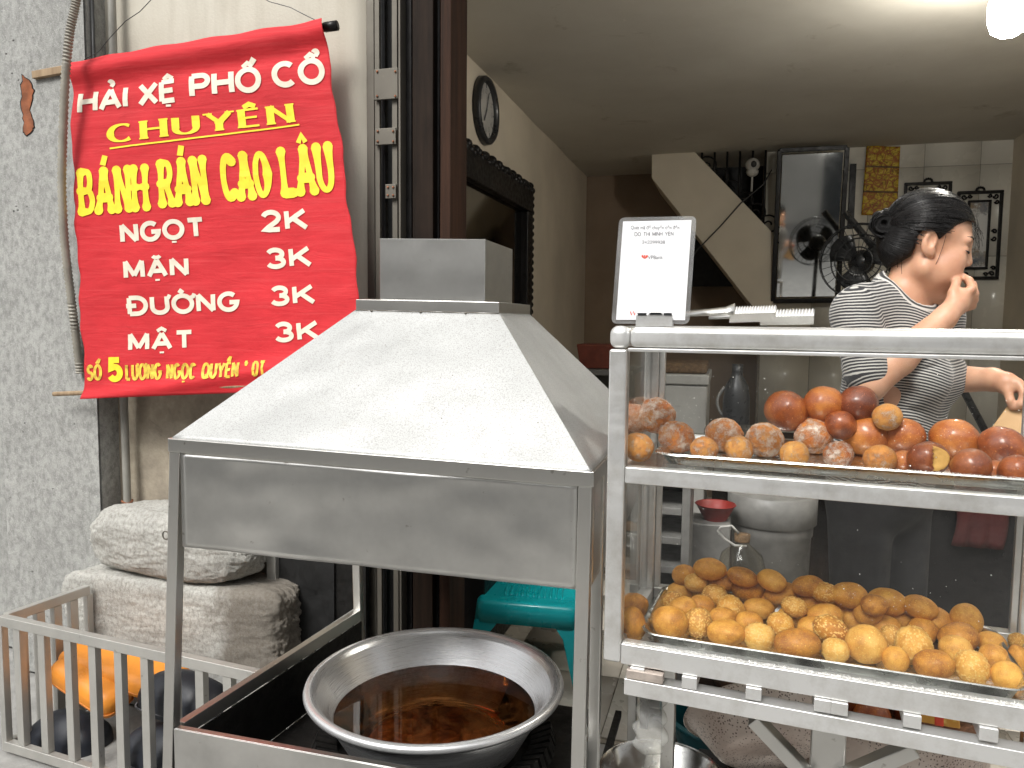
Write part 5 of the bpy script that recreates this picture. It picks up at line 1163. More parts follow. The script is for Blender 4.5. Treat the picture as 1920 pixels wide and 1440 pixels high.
# tall mirror
tm_ = thing('tall_mirror', 'tall black framed mirror hanging left of the yellow scroll', 'mirror', (.44, 4.95, 1.39))
mq = [Vector((.245, 4.985, 1.385)), Vector((.612, 4.985, 1.39)), Vector((.612, 4.86, 2.262)), Vector((.245, 4.86, 2.262))]
def mlerp(u, v): return mq[0].lerp(mq[1], u).lerp(mq[3].lerp(mq[2], u), v)
mnm = (mq[1]-mq[0]).cross(mq[3]-mq[0]).normalized()
mesh_obj('glass', MB().prism([mlerp(u, v) for u, v in ((.05, .03), (.95, .03), (.95, .97), (.05, .97))], mnm*-.004), MT['mirror'], tm_)
for a, c in (((0, 0), (1, 0)), ((0, 1), (1, 1)), ((0, 0), (0, 1)), ((1, 0), (1, 1))): mesh_obj('frame_bar', MB().bar(mlerp(*a), mlerp(*c), .026, .026, tuple(mnm)), MT['wood_black'], tm_, bevel=.003)
o = mesh_obj('narrow_frame', MB().box((.655, BY-.02, 1.82), (.69, BY-.002, 2.2)), MT['wood_black'], bevel=.002); tag(o, 'narrow black frame edge between the tall mirror and the yellow scroll', 'frame')
# yellow scroll
def scrollm():
    t = NT('yellow_brocade'); a = t.noise(38, None, 4, .6, 1.4); v = t.vor(26, None, 'DISTANCE_TO_EDGE'); col = t.ramp(a, [(.38, (.20, .09, .01)), (.5, (.50, .34, .02)), (.62, (.62, .46, .05))]); col = t.mix(t.ramp(v, [(.05, .7), (.12, 0)]), col, (.30, .05, .02)); t.base(col); t.p(Roughness=.6); return t.done()
sc1 = [aY(x, y, BY-.012) for x, y in ((1625, 273), (1688, 275), (1681, 405), (1615, 403))]
sy = thing('yellow_scroll', 'faded yellow brocade scroll hanging on the tiled back wall', 'scroll', tuple(sc1[3])); SM = scrollm()
mesh_obj('brocade', MB().grid(lambda u, v: (sc1[0].lerp(sc1[1], u)).lerp(sc1[3].lerp(sc1[2], u), v)+Vector((0, -.004*math.sin(u*7+v*3), 0)), 12, 24), SM, sy, smooth=True).modifiers.new('th', 'SOLIDIFY').thickness = .002
b = MB()
for v in (.30, .66): mesh_obj('woven_band', MB().bar(sc1[0].lerp(sc1[3], v)+Vector((0, -.007, 0)), sc1[1].lerp(sc1[2], v)+Vector((0, -.007, 0)), .002, .010), MT['weave'], sy)
# two pictures in fretwork frames
def picm():
    t = NT('ink_landscape_print'); g = t.n('ShaderNodeSeparateXYZ'); t.t.links.new(t.tc.outputs['Object'], g.inputs[0]); z = g.outputs['Z']
    n1 = t.noise(22, None, 7, .7); band = t.math('ADD', t.math('MULTIPLY', t.math('COSINE', t.math('MULTIPLY', t.math('SUBTRACT', z, .12), 20.0)), .16), n1)
    col = t.mix(t.ramp(band, [(.56, 0), (.66, 1)]), (.70, .70, .69), t.ramp(t.noise(14, None, 4), [(.35, (.12, .15, .20)), (.5, (.30, .30, .30)), (.65, (.36, .25, .14))])); t.base(col); t.p(Roughness=.3); return t.done()
PM = picm()
def picture(x0, x1, z0, z1, label):
    rt = thing('framed_picture', label, 'picture', ((x0+x1)/2, BY, z0)); Y = BY-.004; f = .016; mrg = .058; iw = .012
    for a in ((x0, x1, z1-f, z1), (x0, x1, z0, z0+f), (x0, x0+f, z0+f+.0005, z1-f-.0005), (x1-f, x1, z0+f+.0005, z1-f-.0005)): mesh_obj('outer_frame', MB().box((a[0], Y-.02, a[2]), (a[1], Y, a[3])), MT['wood_black'], rt, bevel=.002)
    a0, a1, c0, c1 = x0+mrg, x1-mrg, z0+mrg, z1-mrg*.9
    for a in ((a0, a1, c1-iw, c1), (a0, a1, c0, c0+iw), (a0, a0+iw, c0+iw+.0005, c1-iw-.0005), (a1-iw, a1, c0+iw+.0005, c1-iw-.0005)): mesh_obj('inner_frame', MB().box((a[0], Y-.017, a[2]), (a[1], Y, a[3])), MT['wood_black'], rt, bevel=.0015)
    mesh_obj('print', MB().box((a0+iw+.001, Y-.006, c0+iw+.001), (a1-iw-.001, Y-.001, c1-iw-.001)), PM, rt)
    b = MB()
    def curl(cx, cz, r, s1_, s2_): b.tube([(cx+s1_*math.cos(a)*(r*(1-a/9)), Y-.01, cz+s2_*math.sin(a)*(r*(1-a/9))) for a in np.linspace(0, 7, 18)], .005, 5)
    for sx, X_ in ((1, x0+f), (-1, x1-f)):
        for sz, Z_ in ((1, z0+f), (-1, z1-f)):
            curl(X_+sx*.020, Z_+sz*.016, .015, sx, sz); curl(X_+sx*.050, Z_+sz*.012, .011, sx, sz); curl(X_+sx*.014, Z_+sz*.048, .012, sx, sz)
        for q in (-.02, .02): curl(X_+sx*.018, (z0+z1)/2+q, .014, sx, 1 if q > 0 else -1)
    mesh_obj('fretwork', b, MT['wood_black'], rt, smooth=True)
    b = MB(); cx = (x0+x1)/2
    for k in range(7): a = math.pi*k/6; b.sphere((cx+math.cos(a)*.020, Y-.01, z1+.004+math.sin(a)*.016), .007, 8, 6)
    mesh_obj('crest', b, MT['wood_black'], rt, smooth=True)
picture(.955, 1.205, 1.565, 2.078, 'black fretwork picture frame half hidden by the woman\'s head'); picture(1.235, 1.47, 1.515, 2.018, 'black fretwork picture frame with ink landscape at the right of the tiled wall')
# security camera
q = aY(1411, 313, 4.9); sk = thing('security_camera', 'small white security camera on the stair railing', 'camera', tuple(q-Vector((0, 0, .05))))
mesh_obj('housing', MB().sphere(q+Vector((0, 0, .012)), (.042, .042, .040), 16, 12).sphere(q-Vector((0, 0, .03)), (.036, .038, .028), 16, 10), MT['white_pl'], sk, smooth=True); mesh_obj('lens', MB().sphere(q+Vector((.005, -.034, .010)), (.018, .014, .020), 12, 8), MT['dark_pl'], sk, smooth=True)
mesh_obj('mount', MB().tube([q+Vector((0, .02, -.03)), q+Vector((0, .02, -.14))], .006, 8), MT['white_pl'], sk); mesh_obj('bracket', MB().bar(q+Vector((0, .02, .04)), q+Vector((0, .10, .06)), .02, .02), MT['wood_black'], sk)
# fan behind the woman
q = aY(1612, 490, 3.9); fn = thing('standing_fan', 'black standing fan behind the woman, left of her neck', 'fan', (q.x, q.y, 0)); b = MB(); fd_ = Vector((-.3, -1, .05)).normalized(); fx = fd_.cross(Vector((0, 0, 1))).normalized(); fz = fx.cross(fd_)
for d, rr2 in ((.0, .17), (.0, .125), (.035, .17), (.05, .10), (.05, .06)): b.tube([q+fd_*d+fx*(math.cos(a)*rr2)+fz*(math.sin(a)*rr2) for a in np.linspace(0, 6.2832, 40)], .0035, 5)
for k in range(28): a = 2*math.pi*k/28; b.tube([q+fd_*.052+(fx*math.cos(a)+fz*math.sin(a))*.03, q+fd_*.05+(fx*math.cos(a)+fz*math.sin(a))*.10, q+fd_*.03+(fx*math.cos(a)+fz*math.sin(a))*.17], .0016, 4)
mesh_obj('guard', b, MT['dark_pl'], fn, smooth=True)
for k in range(3):
    b = MB(); a0 = k*2.094; rr3 = []
    for t in np.linspace(0, 1, 6): a = a0+t*1.3; rr3.append([q+fd_*(.015+.02*t)+(fx*math.cos(a)+fz*math.sin(a))*r3 for r3 in (.03, .08, .125, .148*(1-.3*abs(t-.5)))])
    b.rings(rr3, closeU=False); mesh_obj('blade', b, MT['dark_pl'], fn, smooth=True).modifiers.new('th', 'SOLIDIFY').thickness = .003
mesh_obj('motor', MB().sphere(q-fd_*.05, (.06, .07, .06), 14, 10), MT['dark_pl'], fn, smooth=True); mesh_obj('pole', MB().tube([q-fd_*.06, (q.x, q.y+.07, .03)], .014, 8), MT['dark_pl'], fn); mesh_obj('base', MB().lathe([(.0005, .03), (.10, .028), (.17, .01), (.175, 0), (.0005, 0)], (q.x, q.y+.07, 0), 32), MT['dark_pl'], fn, smooth=True)
p1_ = aY(1584, 398, 4.4); p2_ = aY(1660, 490, 4.4); o = mesh_obj('black_pole', MB().tube([p1_, p2_, p2_+(p2_-p1_)*.6, Vector((p2_.x+.9, 4.45, 0))], .018, 8), MT['dark_pl']); tag(o, 'thick black pole leaning behind the fan', 'pole')
# bulb
lb = aZ(1893, 22, 2.15); bl = thing('light_bulb', 'glowing white bulb hanging from the shop ceiling', 'lamp', (lb.x, lb.y, CZ-.22)); em = NT('bulb_glow'); em.p(Base_Color=(1, 1, 1), Emission_Color=(1, .97, .90), Emission_Strength=85.0)
b = MB(); b.lathe([(.0005, -.068), (.025, -.066), (.045, -.052), (.054, -.025), (.055, .02), (.048, .05), (.03, .062)], lb, 32); mesh_obj('bulb', b, em.done(), bl, smooth=True); mesh_obj('socket', MB().lathe([(.022, .060), (.024, .075), (.024, CZ-lb.z-.001)], lb, 20), MT['white_pl'], bl, smooth='auto')
# background clutter seen through the case
fz_ = thing('freezer', 'white chest freezer behind the upper shelf of the display case', 'freezer', (-.2, 3.75, 0)); a = aY(1215, 700, 3.6); c = aY(1325, 785, 3.6)
mesh_obj('body', MB().box((a.x, 3.6, .02), (c.x, 4.1, a.z-.05)), MT['white_pl'], fz_, bevel=.01); mesh_obj('lid', MB().box((a.x-.006, 3.59, a.z-.048), (c.x+.006, 4.105, a.z)), MT['white_pl'], fz_, bevel=.008)
o = mesh_obj('woven_tray', MB().box((a.x+.03, 3.63, a.z+.001), (c.x-.005, 4.0, a.z+.05)), MT['weave'], bevel=.012); tag(o, 'brown woven tray on top of the white freezer', 'tray')
ctb = mesh_obj('back_counter', MB().box((-.08, 3.3, .70), (.95, 3.8, .74)).box((-.06, 3.75, 0), (.93, 3.79, .699)), MT['wood_post'], bevel=.004); tag(ctb, 'dark wooden counter behind the display case', 'counter')
kp = aY(1380, 770, 3.45); kt = thing('kettle', 'dark bottle shaped kettle on the counter behind the case', 'kettle', (kp.x, 3.45, .741)); kh = aY(1380, 683, 3.45).z-.741
mesh_obj('body', MB().lathe([(.0005, 0), (.055, 0), (.058, .02), (.056, kh*.55), (.048, kh*.72), (.026, kh*.84), (.022, kh*.9), (.024, kh), (.0005, kh)], (kp.x, 3.45, .7412), 24), MT['dark_pl'], kt, smooth='auto'); mesh_obj('handle', MB().tube([Vector((kp.x-.05, 3.45, .741+kh*(.3+.4*t)))+Vector((-.03*math.sin(math.pi*t), 0, 0)) for t in np.linspace(0, 1, 10)], .007, 6), MT['grey_pl'], kt, smooth=True)
for i, (px, hgt) in enumerate(((1340, .07), (1400, .08))):
    p = aY(px, 778, 3.36); o = mesh_obj('glass_jar', MB().lathe([(.0005, 0), (.04, 0), (.043, .01), (.043, hgt*.8), (.036, hgt), (.0005, hgt)], (p.x, 3.36, .7412), 20), MT['jug'], smooth='auto'); tag(o, ['small clear jar left of the dark kettle', 'small clear jar right of the dark kettle'][i], 'jar')
# shelving grille, bin, red bowl, oil jug
g0 = aY(1213, 1090, 2.3); g1 = aY(1288, 900, 2.3); gr = thing('slatted_shelf', 'dark slatted shelf unit behind the lower left of the case', 'shelf', ((g0.x+g1.x)/2, 2.4, 0))
for x_ in (g0.x, g1.x): mesh_obj('upright', MB().box((x_-.012, 2.3, 0), (x_+.012, 2.55, g1.z)), MT['grey_pl'], gr, bevel=.002)
for k in range(9): z = .05+(g1.z-.07)*k/8; mesh_obj('slat', MB().box((g0.x+.0125, 2.3, z), (g1.x-.0125, 2.54, z+.022)), MT['grey_pl'], gr, bevel=.002)
mesh_obj('back_sheet', MB().box((g0.x-.01, 2.552, 0), (g1.x+.01, 2.56, g1.z)), MT['dark_pl'], gr)
q = aY(1447, 960, 2.75); bt = aY(1447, 925, 2.75).z; R1 = .142
o = thing('grey_bin', 'grey plastic bin standing behind the lower shelf of the case', 'bin', (q.x, 2.75, 0)); mesh_obj('body', MB().lathe([(.0005, 0), (R1*.8, 0), (R1*.92, bt-.14), (R1*.95, bt-.135), (R1*.96, bt-.10)], (q.x, 2.75, .003), 40), MT['grey_pl'], o, smooth='auto'); mesh_obj('rim', MB().lathe([(R1*.97, bt-.10), (R1*1.03, bt-.095), (R1*1.04, bt), (R1*.98, bt+.004), (.0005, bt+.02)], (q.x, 2.75, .003), 40), MT['grey_pl'], o, smooth='auto')
q = aY(1341, 968, 2.6); o = vessel('red_bowl', [(.0005, 0), (.035, 0), (.062, .05), (.066, .052)], (q.x, 2.6, .60), 'red_pl', 'small red plastic bowl behind the lower shelf', 'bowl', 32); o2 = mesh_obj('low_box', MB().box((q.x-.075, 2.53, 0), (q.x+.05, 2.68, .598)), MT['grey_pl'], bevel=.006); tag(o2, 'grey box under the small red bowl', 'box')
q = aY(1390, 1060, 2.0); jt = aY(1390, 1010, 2.0).z; jg = thing('oil_jug', 'clear oil jug with white loop handle behind the golden doughnuts', 'jug', (q.x, 2.0, .32)); mesh_obj('body', MB().lathe([(.0005, .32), (.06, .32), (.064, .34), (.064, jt-.09), (.05, jt-.04), (.018, jt-.012), (.016, jt-.005)], (q.x, 2.0, 0), 32), MT['jug'], jg, smooth=True); mesh_obj('oil', MB().lathe([(.0005, .323), (.058, .323), (.061, .34), (.061, jt-.12), (.0005, jt-.12)], (q.x, 2.0, 0), 32), MT['dregs'], jg, smooth='auto')
mesh_obj('cap', MB().lathe([(.019, jt-.006), (.020, jt+.012), (.0005, jt+.012)], (q.x, 2.0, 0), 24), MT['weave'], jg, smooth='auto')
hp = [aY(x, y, 1.985) for x, y in ((1385, 1000), (1372, 986), (1352, 988), (1346, 995), (1358, 1010), (1378, 1023), (1400, 1024))]; mesh_obj('handle', MB().tube(hp, .0035, 6), MT['white_pl'], jg, smooth=True)
o = mesh_obj('low_stool', MB().box((q.x-.12, 1.9, .28), (q.x+.12, 2.12, .318)).box((q.x-.11, 1.91, 0), (q.x-.08, 2.11, .279)).box((q.x+.08, 1.91, 0), (q.x+.11, 2.11, .279)), MT['wood_post'], bevel=.004); tag(o, 'low dark wooden stool under the oil jug', 'stool')
a = aY(1786, 955, 2.70); c = aY(1880, 1030, 2.70); o = mesh_obj('red_cloth', MB().grid(lambda u, v: (a.x+(c.x-a.x)*u+.012*math.sin(v*5), 2.700-.012*abs(math.sin(u*9+v))-.008*v, c.z+(.815-c.z)*v), 18, 12), MT['red_cloth'], smooth=True); o.modifiers.new('th', 'SOLIDIFY').thickness = .004; tag(o, 'dark red cloth hanging over the black cupboard behind the case', 'cloth')
o = mesh_obj('dark_cupboard', MB().box((.55, 2.72, 0), (1.3, 3.2, .80)), MT['wood_black'], bevel=.005); tag(o, 'black cupboard behind the woman\'s legs', 'cupboard')
fp = aX(1105, 660, -.72); pt = thing('terracotta_planter', 'reddish planter on a shelf behind the canopy', 'planter', (-.72, fp.y, fp.z-.04))
a = aY(1082, 645, 4.2); c = aY(1150, 692, 4.2); mesh_obj('planter_body', MB().hexa([(a.x+.02, 4.2, c.z), (c.x-.02, 4.2, c.z), (c.x-.02, 4.4, c.z), (a.x+.02, 4.4, c.z), (a.x, 4.18, a.z), (c.x, 4.18, a.z), (c.x, 4.42, a.z), (a.x, 4.42, a.z)]), MT['terracotta'], pt, bevel=.006)
o = mesh_obj('side_table', MB().box((a.x-.15, 4.1, c.z-.03), (c.x+.12, 4.6, c.z-.001)).box((a.x-.1, 4.14, 0), (a.x-.06, 4.18, c.z-.031)).box((c.x+.04, 4.14, 0), (c.x+.08, 4.18, c.z-.031)).box((a.x-.1, 4.5, 0), (c.x+.08, 4.54, c.z-.031)), MT['grey_pl'], bevel=.003); tag(o, 'grey table under the reddish planter at the back', 'table')

# ================================================================ the woman behind the case
WO = aY(1700, 560, 1.85); WS = (WO-CAM).dot(FW)/FPX; _rd = ray(1700, 560); _rd = Vector((_rd.x, _rd.y, 0)).normalized(); E2 = np.array(_rd); WCOS = math.cos(math.atan(740/FPX)); E1 = np.array((_rd.y, -_rd.x, 0))*WCOS; E3 = np.array((0, 0, 1.0))
def L(u, v, t=0): return np.array((u-1700.0, t, 560.0-v))
def wxf(V): return np.array(WO)+WS*(V[:, :1]*E1+V[:, 1:2]*E2+V[:, 2:3]*E3)
wm = thing('person', 'woman in a striped shirt with black hair in a bun, hand raised to her mouth', 'person', tuple(wxf(np.array([[-40.0, 0, 0]]))[0][:2])+(0.0,))
al, be = R_(8), R_(12)
HF = np.array((math.cos(al)*math.cos(be), math.sin(al)*math.cos(be), -math.sin(be))); HU = np.array((math.cos(al)*math.sin(be), math.sin(al)*math.sin(be), math.cos(be))); HL = np.array((math.sin(al), -math.cos(al), 0)); HR = np.stack([HF, HL, HU], 1); HC = L(1735, 450, 5)
def H(a, b_, c): return HC+HF*a+HL*b_+HU*c
FBd = np.array((.78, -.63, 0)); LBd = np.array((.63, .78, 0)); BR = np.stack([FBd, LBd, np.array((0, 0, 1.0))], 1)
ARM = dict(sh=L(1606, 592, -110), el=L(1643, 712, -150), wr=L(1769, 596, -72)); FAR = dict(sh=L(1768, 600, 92), el=L(1772, 712, 66), wr=L(1862, 705, -14))
F = Field(L(1560, 905, -205), L(1945, 362, 160), 2.5)
# torso core and neck
F.ell(L(1690, 690, -5), (80, 115, 108), BR, k=20); F.ell(L(1680, 800, -5), (84, 110, 110), BR, k=30)
F.cap(L(1612, 596, -98), L(1762, 602, 88), 36, 36, k=30)
F.cap(L(1716, 488, 6), L(1692, 580, 0), 42, 47, k=26); F.cap(L(1690, 562, -8), L(1628, 580, -76), 30, 34, k=26); F.cap(L(1700, 568, 16), L(1752, 584, 70), 30, 34, k=26)
# head
F.ell(H(-4, 0, 14), (80, 60, 66), HR, k=16); F.ell(H(31, 0, -36), (45, 49, 62), HR, k=20)
for s in (1, -1):
    F.cap(H(0, s*42, -58), H(44, s*8, -90), 20, 17, k=20); F.ell(H(50, s*33, -30), (22, 20, 18), HR, k=14); F.ell(H(42, s*34, -54), (26, 22, 26), HR, k=18)
    F.cap(H(70, s*8, 8), H(64, s*36, 6), 8, 8, k=12)
    F.ell(H(80, s*29, -10), (14, 15, 9), HR, k=12, op='s'); F.ell(H(62, s*28, -12), (11, 15, 11), HR, k=4); F.cap(H(72, s*18, -9), H(66, s*40, -12), 2.6, 2.2, k=3)
    # ear
    F.ell(H(-6, s*60, -14), (14, 7, 23), HR, k=6); F.ell(H(-3, s*67, -10), (7.5, 7, 13), HR, k=3, op='s'); F.ell(H(3, s*58, -30), (8, 6, 9), HR, k=5)
F.ell(H(50, 0, -90), (18, 20, 14), HR, k=16)
F.cap(H(72, 0, 4), H(81, 0, -25), 6, 8, k=9); F.ell(H(81, 0, -28), (9, 9, 7), HR, k=5)
for s in (1, -1): F.ell(H(74, s*10, -33), (9, 6, 6), HR, k=5); F.ell(H(77, s*5, -40), (4, 3, 3), HR, k=2, op='s')
F.ell(H(70, 0, -52), (9, 20, 6), HR, k=5); F.ell(H(68, 0, -63), (9, 17, 6.5), HR, k=5); F.cap(H(79, -17, -57), H(79, 17, -57), 1.8, 1.8, k=3, op='s')
# near arm and hand
F.cap(ARM['sh'], ARM['el'], 38, 30, k=16); F.cap(ARM['el'], ARM['el']+(ARM['wr']-ARM['el'])*.4, 31, 31, k=12); F.cap(ARM['el']+(ARM['wr']-ARM['el'])*.4, ARM['wr'], 31, 21, k=10)
F.cap(ARM['wr'], L(1788, 572, -55), 20, 20, k=10); F.ell(L(1793, 566, -48), (20, 16, 24), None, k=8)
def finger(pts, r0, r1, k=3.5):
    for i in range(len(pts)-1): F.cap(pts[i], pts[i+1], r0+(r1-r0)*i/(len(pts)-1), r0+(r1-r0)*(i+1)/(len(pts)-1), k=k if i else 8)
finger([L(1781, 574, -66), L(1781, 552, -58), L(1787, 533, -42), L(1791, 523, -24)], 9.5, 7.6)              # thumb
finger([L(1800, 558, -52), L(1814, 545, -48), L(1810, 530, -34), L(1800, 522, -22)], 8.2, 6.4)
finger([L(1804, 564, -42), L(1820, 553, -36), L(1817, 537, -24), L(1806, 528, -14)], 8.2, 6.4)
finger([L(1806, 571, -33), L(1821, 563, -26), L(1820, 548, -14), L(1810, 539, -6)], 7.8, 6.0)
finger([L(1805, 579, -26), L(1819, 574, -18), L(1821, 561, -8), L(1813, 552, -2)], 7.0, 5.4)
# far arm and hand
F.cap(FAR['sh'], FAR['el'], 38, 30, k=16); F.cap(FAR['el'], FAR['wr'], 30, 20, k=10); F.cap(FAR['wr'], L(1880, 708, -32), 19, 19, k=10); F.ell(L(1886, 711, -36), (22, 16, 18), None, k=8)
finger([L(1884, 722, -48), L(1889, 738, -52), L(1893, 748, -50)], 8.5, 7)
finger([L(1902, 708, -46), L(1910, 724, -56), L(1906, 742, -58), L(1900, 748, -54)], 8, 6.4); finger([L(1907, 712, -36), L(1918, 726, -44), L(1914, 743, -46), L(1907, 750, -44)], 8, 6.4)
finger([L(1908, 716, -26), L(1920, 729, -30), L(1917, 745, -33), L(1910, 752, -33)], 7.6, 6); finger([L(1905, 720, -16), L(1917, 732, -18), L(1915, 746, -22), L(1908, 752, -24)], 7, 5.4)
def skinm():
    t = NT('skin'); n1 = t.noise(18, None, 4); f = t.noise(420, None, 3); col = t.ramp(n1, [(.3, (.52, .265, .16)), (.55, (.60, .335, .215)), (.75, (.65, .385, .26))]); ck_ = t.n('ShaderNodeAttribute'); ck_.attribute_name = 'ruddy'
    col = t.mix(ck_.outputs['Fac'], col, (.56, .18, .10)); lp = t.n('ShaderNodeAttribute'); lp.attribute_name = 'lip'; col = t.mix(lp.outputs['Fac'], col, (.36, .10, .075)); t.base(col)
    t.p(Roughness=.46, Subsurface_Weight=.25, Subsurface_Radius=(.012, .005, .002), Subsurface_Scale=.6); t.bump(f, .12, .0008); return t.done()
MT['skin'] = skinm()
ckc = H(52, 36, -42); lpc = H(76, 0, -57)
def ruddy(V): return .22*np.exp(-(np.linalg.norm(V-ckc, axis=1)/26)**2)+.15*np.exp(-(np.linalg.norm(V-H(82, 0, -30), axis=1)/12)**2)
def lipf(V):
    q = (V-lpc)@HR; return np.clip(1.3*np.exp(-((q[:, 1]/17)**4+(q[:, 2]/7.5)**4))*(q[:, 0] > -8), 0, .85)
FB = F; sdf_obj('body', F, MT['skin'], wm, xf=wxf, attr={'ruddy': ruddy, 'lip': lipf}, relax=1)
# eyelashes and brow, laid on the skin surface
def onskin(p, d, lift):
    d = d/np.linalg.norm(d); p = p-d*30
    for _ in range(160):
        i = np.clip(np.round((p-FB.lo)/FB.st).astype(int), 0, FB.n-1)
        if FB.f[tuple(i)] > lift: break
        p = p+d*.5
    return p
for s in (1, -1):
    V = wxf(np.array([onskin(H(72-(k/8)**2*9, s*(17+25*k/8), -13-1.5*math.sin(k/8*3.1)), HF+HL*s*.5*k/8, 0.0) for k in range(9)])); mesh_obj('eyelash', MB().tube([Vector(p) for p in V], [.0006+.0022*math.sin(math.pi*min(1, (k+.8)/9)) for k in range(9)], 6), MT['wire'], wm, smooth=True)
    V = wxf(np.array([onskin(H(70-((k/8))**2*11, s*(12+30*k/8), 9+4*math.sin(k/8*2.6)), HF+HL*s*.5*k/8, -.6) for k in range(9)])); mesh_obj('eyebrow', MB().tube([Vector(p) for p in V], [.0005+.0018*math.sin(math.pi*min(1, (k+.6)/9)) for k in range(9)], 6), MT['wire'], wm, smooth=True)
# hair
def hairm():
    t = NT('black_hair'); a = t.n('ShaderNodeAttribute'); a.attribute_name = 'strand'; cb_ = t.n('ShaderNodeCombineXYZ'); t.t.links.new(a.outputs['Fac'], cb_.inputs[0]); b2 = t.n('ShaderNodeAttribute'); b2.attribute_name = 'along'; t.t.links.new(b2.outputs['Fac'], cb_.inputs[1])
    n1 = t.noise(1.0, cb_.outputs[0], 5, .7); t.base(t.ramp(n1, [(.35, (.003, .003, .003)), (.65, (.010, .009, .009)), (.8, (.03, .028, .027))])); t.p(Roughness=.34, Specular_IOR_Level=.22); t.bump(n1, .9, .004); return t.done()
HM = hairm()
F = Field(L(1600, 520, -85), L(1835, 360, 95), 2.0)
F.ell(H(-6, 0, 17), (86, 67, 71), HR, k=6); F.ell(H(-40, 0, -18), (56, 56, 52), HR, k=14)
sl2, P_ = F.sub(F.lo, F.lo+F.n*F.st); poly = [(1832, 426), (1822, 424), (1800, 424), (1782, 432), (1766, 446), (1752, 458), (1741, 442), (1726, 438), (1714, 450), (1711, 470), (1704, 484), (1682, 496), (1655, 508), (1560, 520), (1560, 340), (1850, 340)]
U_ = P_[..., 0]+1700; V_ = 560-P_[..., 2]; inside = np.zeros(U_.shape, bool); dist = np.full(U_.shape, 1e9, np.float32)
for i in range(len(poly)):
    (x1_, y1_), (x2_, y2_) = poly[i], poly[(i+1) % len(poly)]
    if y1_ != y2_: inside ^= ((y1_ > V_) != (y2_ > V_)) & (U_ < (x2_-x1_)*(V_-y1_)/(y2_-y1_)+x1_)
    ex, ey = x2_-x1_, y2_-y1_; tt = np.clip(((U_-x1_)*ex+(V_-y1_)*ey)/(ex*ex+ey*ey), 0, 1); dist = np.minimum(dist, np.hypot(U_-x1_-tt*ex, V_-y1_-tt*ey))
F.put(sl2, np.where(inside, dist, -dist), 7, 's') if False else None
dp = np.where(inside, -dist, dist); c_ = F.f; hh = np.maximum(8-np.abs(c_-dp), 0)/8; F.f = (np.maximum(c_, dp)+hh*hh*8*.25).astype(np.float32)
F.ell(L(1650, 424, -14), (25, 26, 25), None, k=5); F.ell(L(1640, 410, -20), (14, 15, 13), None, k=4); F.ell(L(1660, 436, -26), (16, 14, 12), None, k=4); F.cap(L(1652, 400, -8), L(1630, 425, -18), 9, 10, k=4); F.cap(L(1668, 430, -24), L(1650, 446, -26), 10, 8, k=3); F.ell(L(1651, 423, -37), (7, 8, 6), None, k=5, op='s')
bunC = L(1650, 424, -14)
def strand(V):
    q = (V-HC)@HR; ang = np.arctan2(q[:, 1], q[:, 2]+8); d = np.linalg.norm(V-bunC, axis=1); w_ = np.clip((40-d)/10, 0, 1); a2 = np.linalg.norm((V-bunC)[:, [0, 2]], axis=1)*.05; return (ang*(1-w_))*26+w_*a2*40
def along(V): q = (V-HC)@HR; return q[:, 0]*.012
sdf_obj('hair', F, HM, wm, xf=wxf, attr={'strand': strand, 'along': along}, relax=1)
hb = MB()
for k in range(26):
    t0 = random.random(); r_b = random.uniform(14, 27); ph = random.uniform(0, 6.28); ti = random.uniform(-.6, .6)
    pts_ = np.array([bunC+np.array((math.cos(a)*r_b, -12-6*math.cos(ti)+random.uniform(-1, 1)+8*math.sin(a*.5+ph), math.sin(a)*r_b*.95)) for a in np.linspace(ph, ph+random.uniform(2, 4.5), 12)]); hb.tube([Vector(p) for p in wxf(pts_)], .0011, 4)
for k in range(16):
    a0_ = H(70+random.uniform(-6, 4), random.uniform(-5, 45), 40+random.uniform(-6, 10)); e0 = H(84+random.uniform(-4, 8), random.uniform(0, 50), 10+random.uniform(-20, 16)); m0_ = (a0_+e0)/2+HF*random.uniform(2, 9); hb.tube([Vector(p) for p in wxf(np.array([a0_*(1-t)**2+2*m0_*t*(1-t)+e0*t*t for t in np.linspace(0, 1, 7)]))], .0004, 3)
for (a_, m1_, e_) in ((H(20, 62, 4), H(22, 56, -40), H(10, 55, -70)), (H(-50, 50, 0), H(-58, 46, -40), H(-48, 38, -66)), (H(-46, 54, -8), H(-50, 52, -46), H(-38, 44, -76))): hb.tube([Vector(p) for p in wxf(np.array([a_*(1-t)**2+2*m1_*t*(1-t)+e_*t*t for t in np.linspace(0, 1, 9)]))], .0006, 3)
o = mesh_obj('loose_strands', hb, HM, wm, smooth=True); o['kind'] = 'stuff'
hb = MB(); rh = random.Random(11); ce_ = H(-6, 0, 17); rd_ = np.array((87.2, 68.2, 72.2)); e_d = np.array((-.93, .22, -.28)); e_d /= np.linalg.norm(e_d)
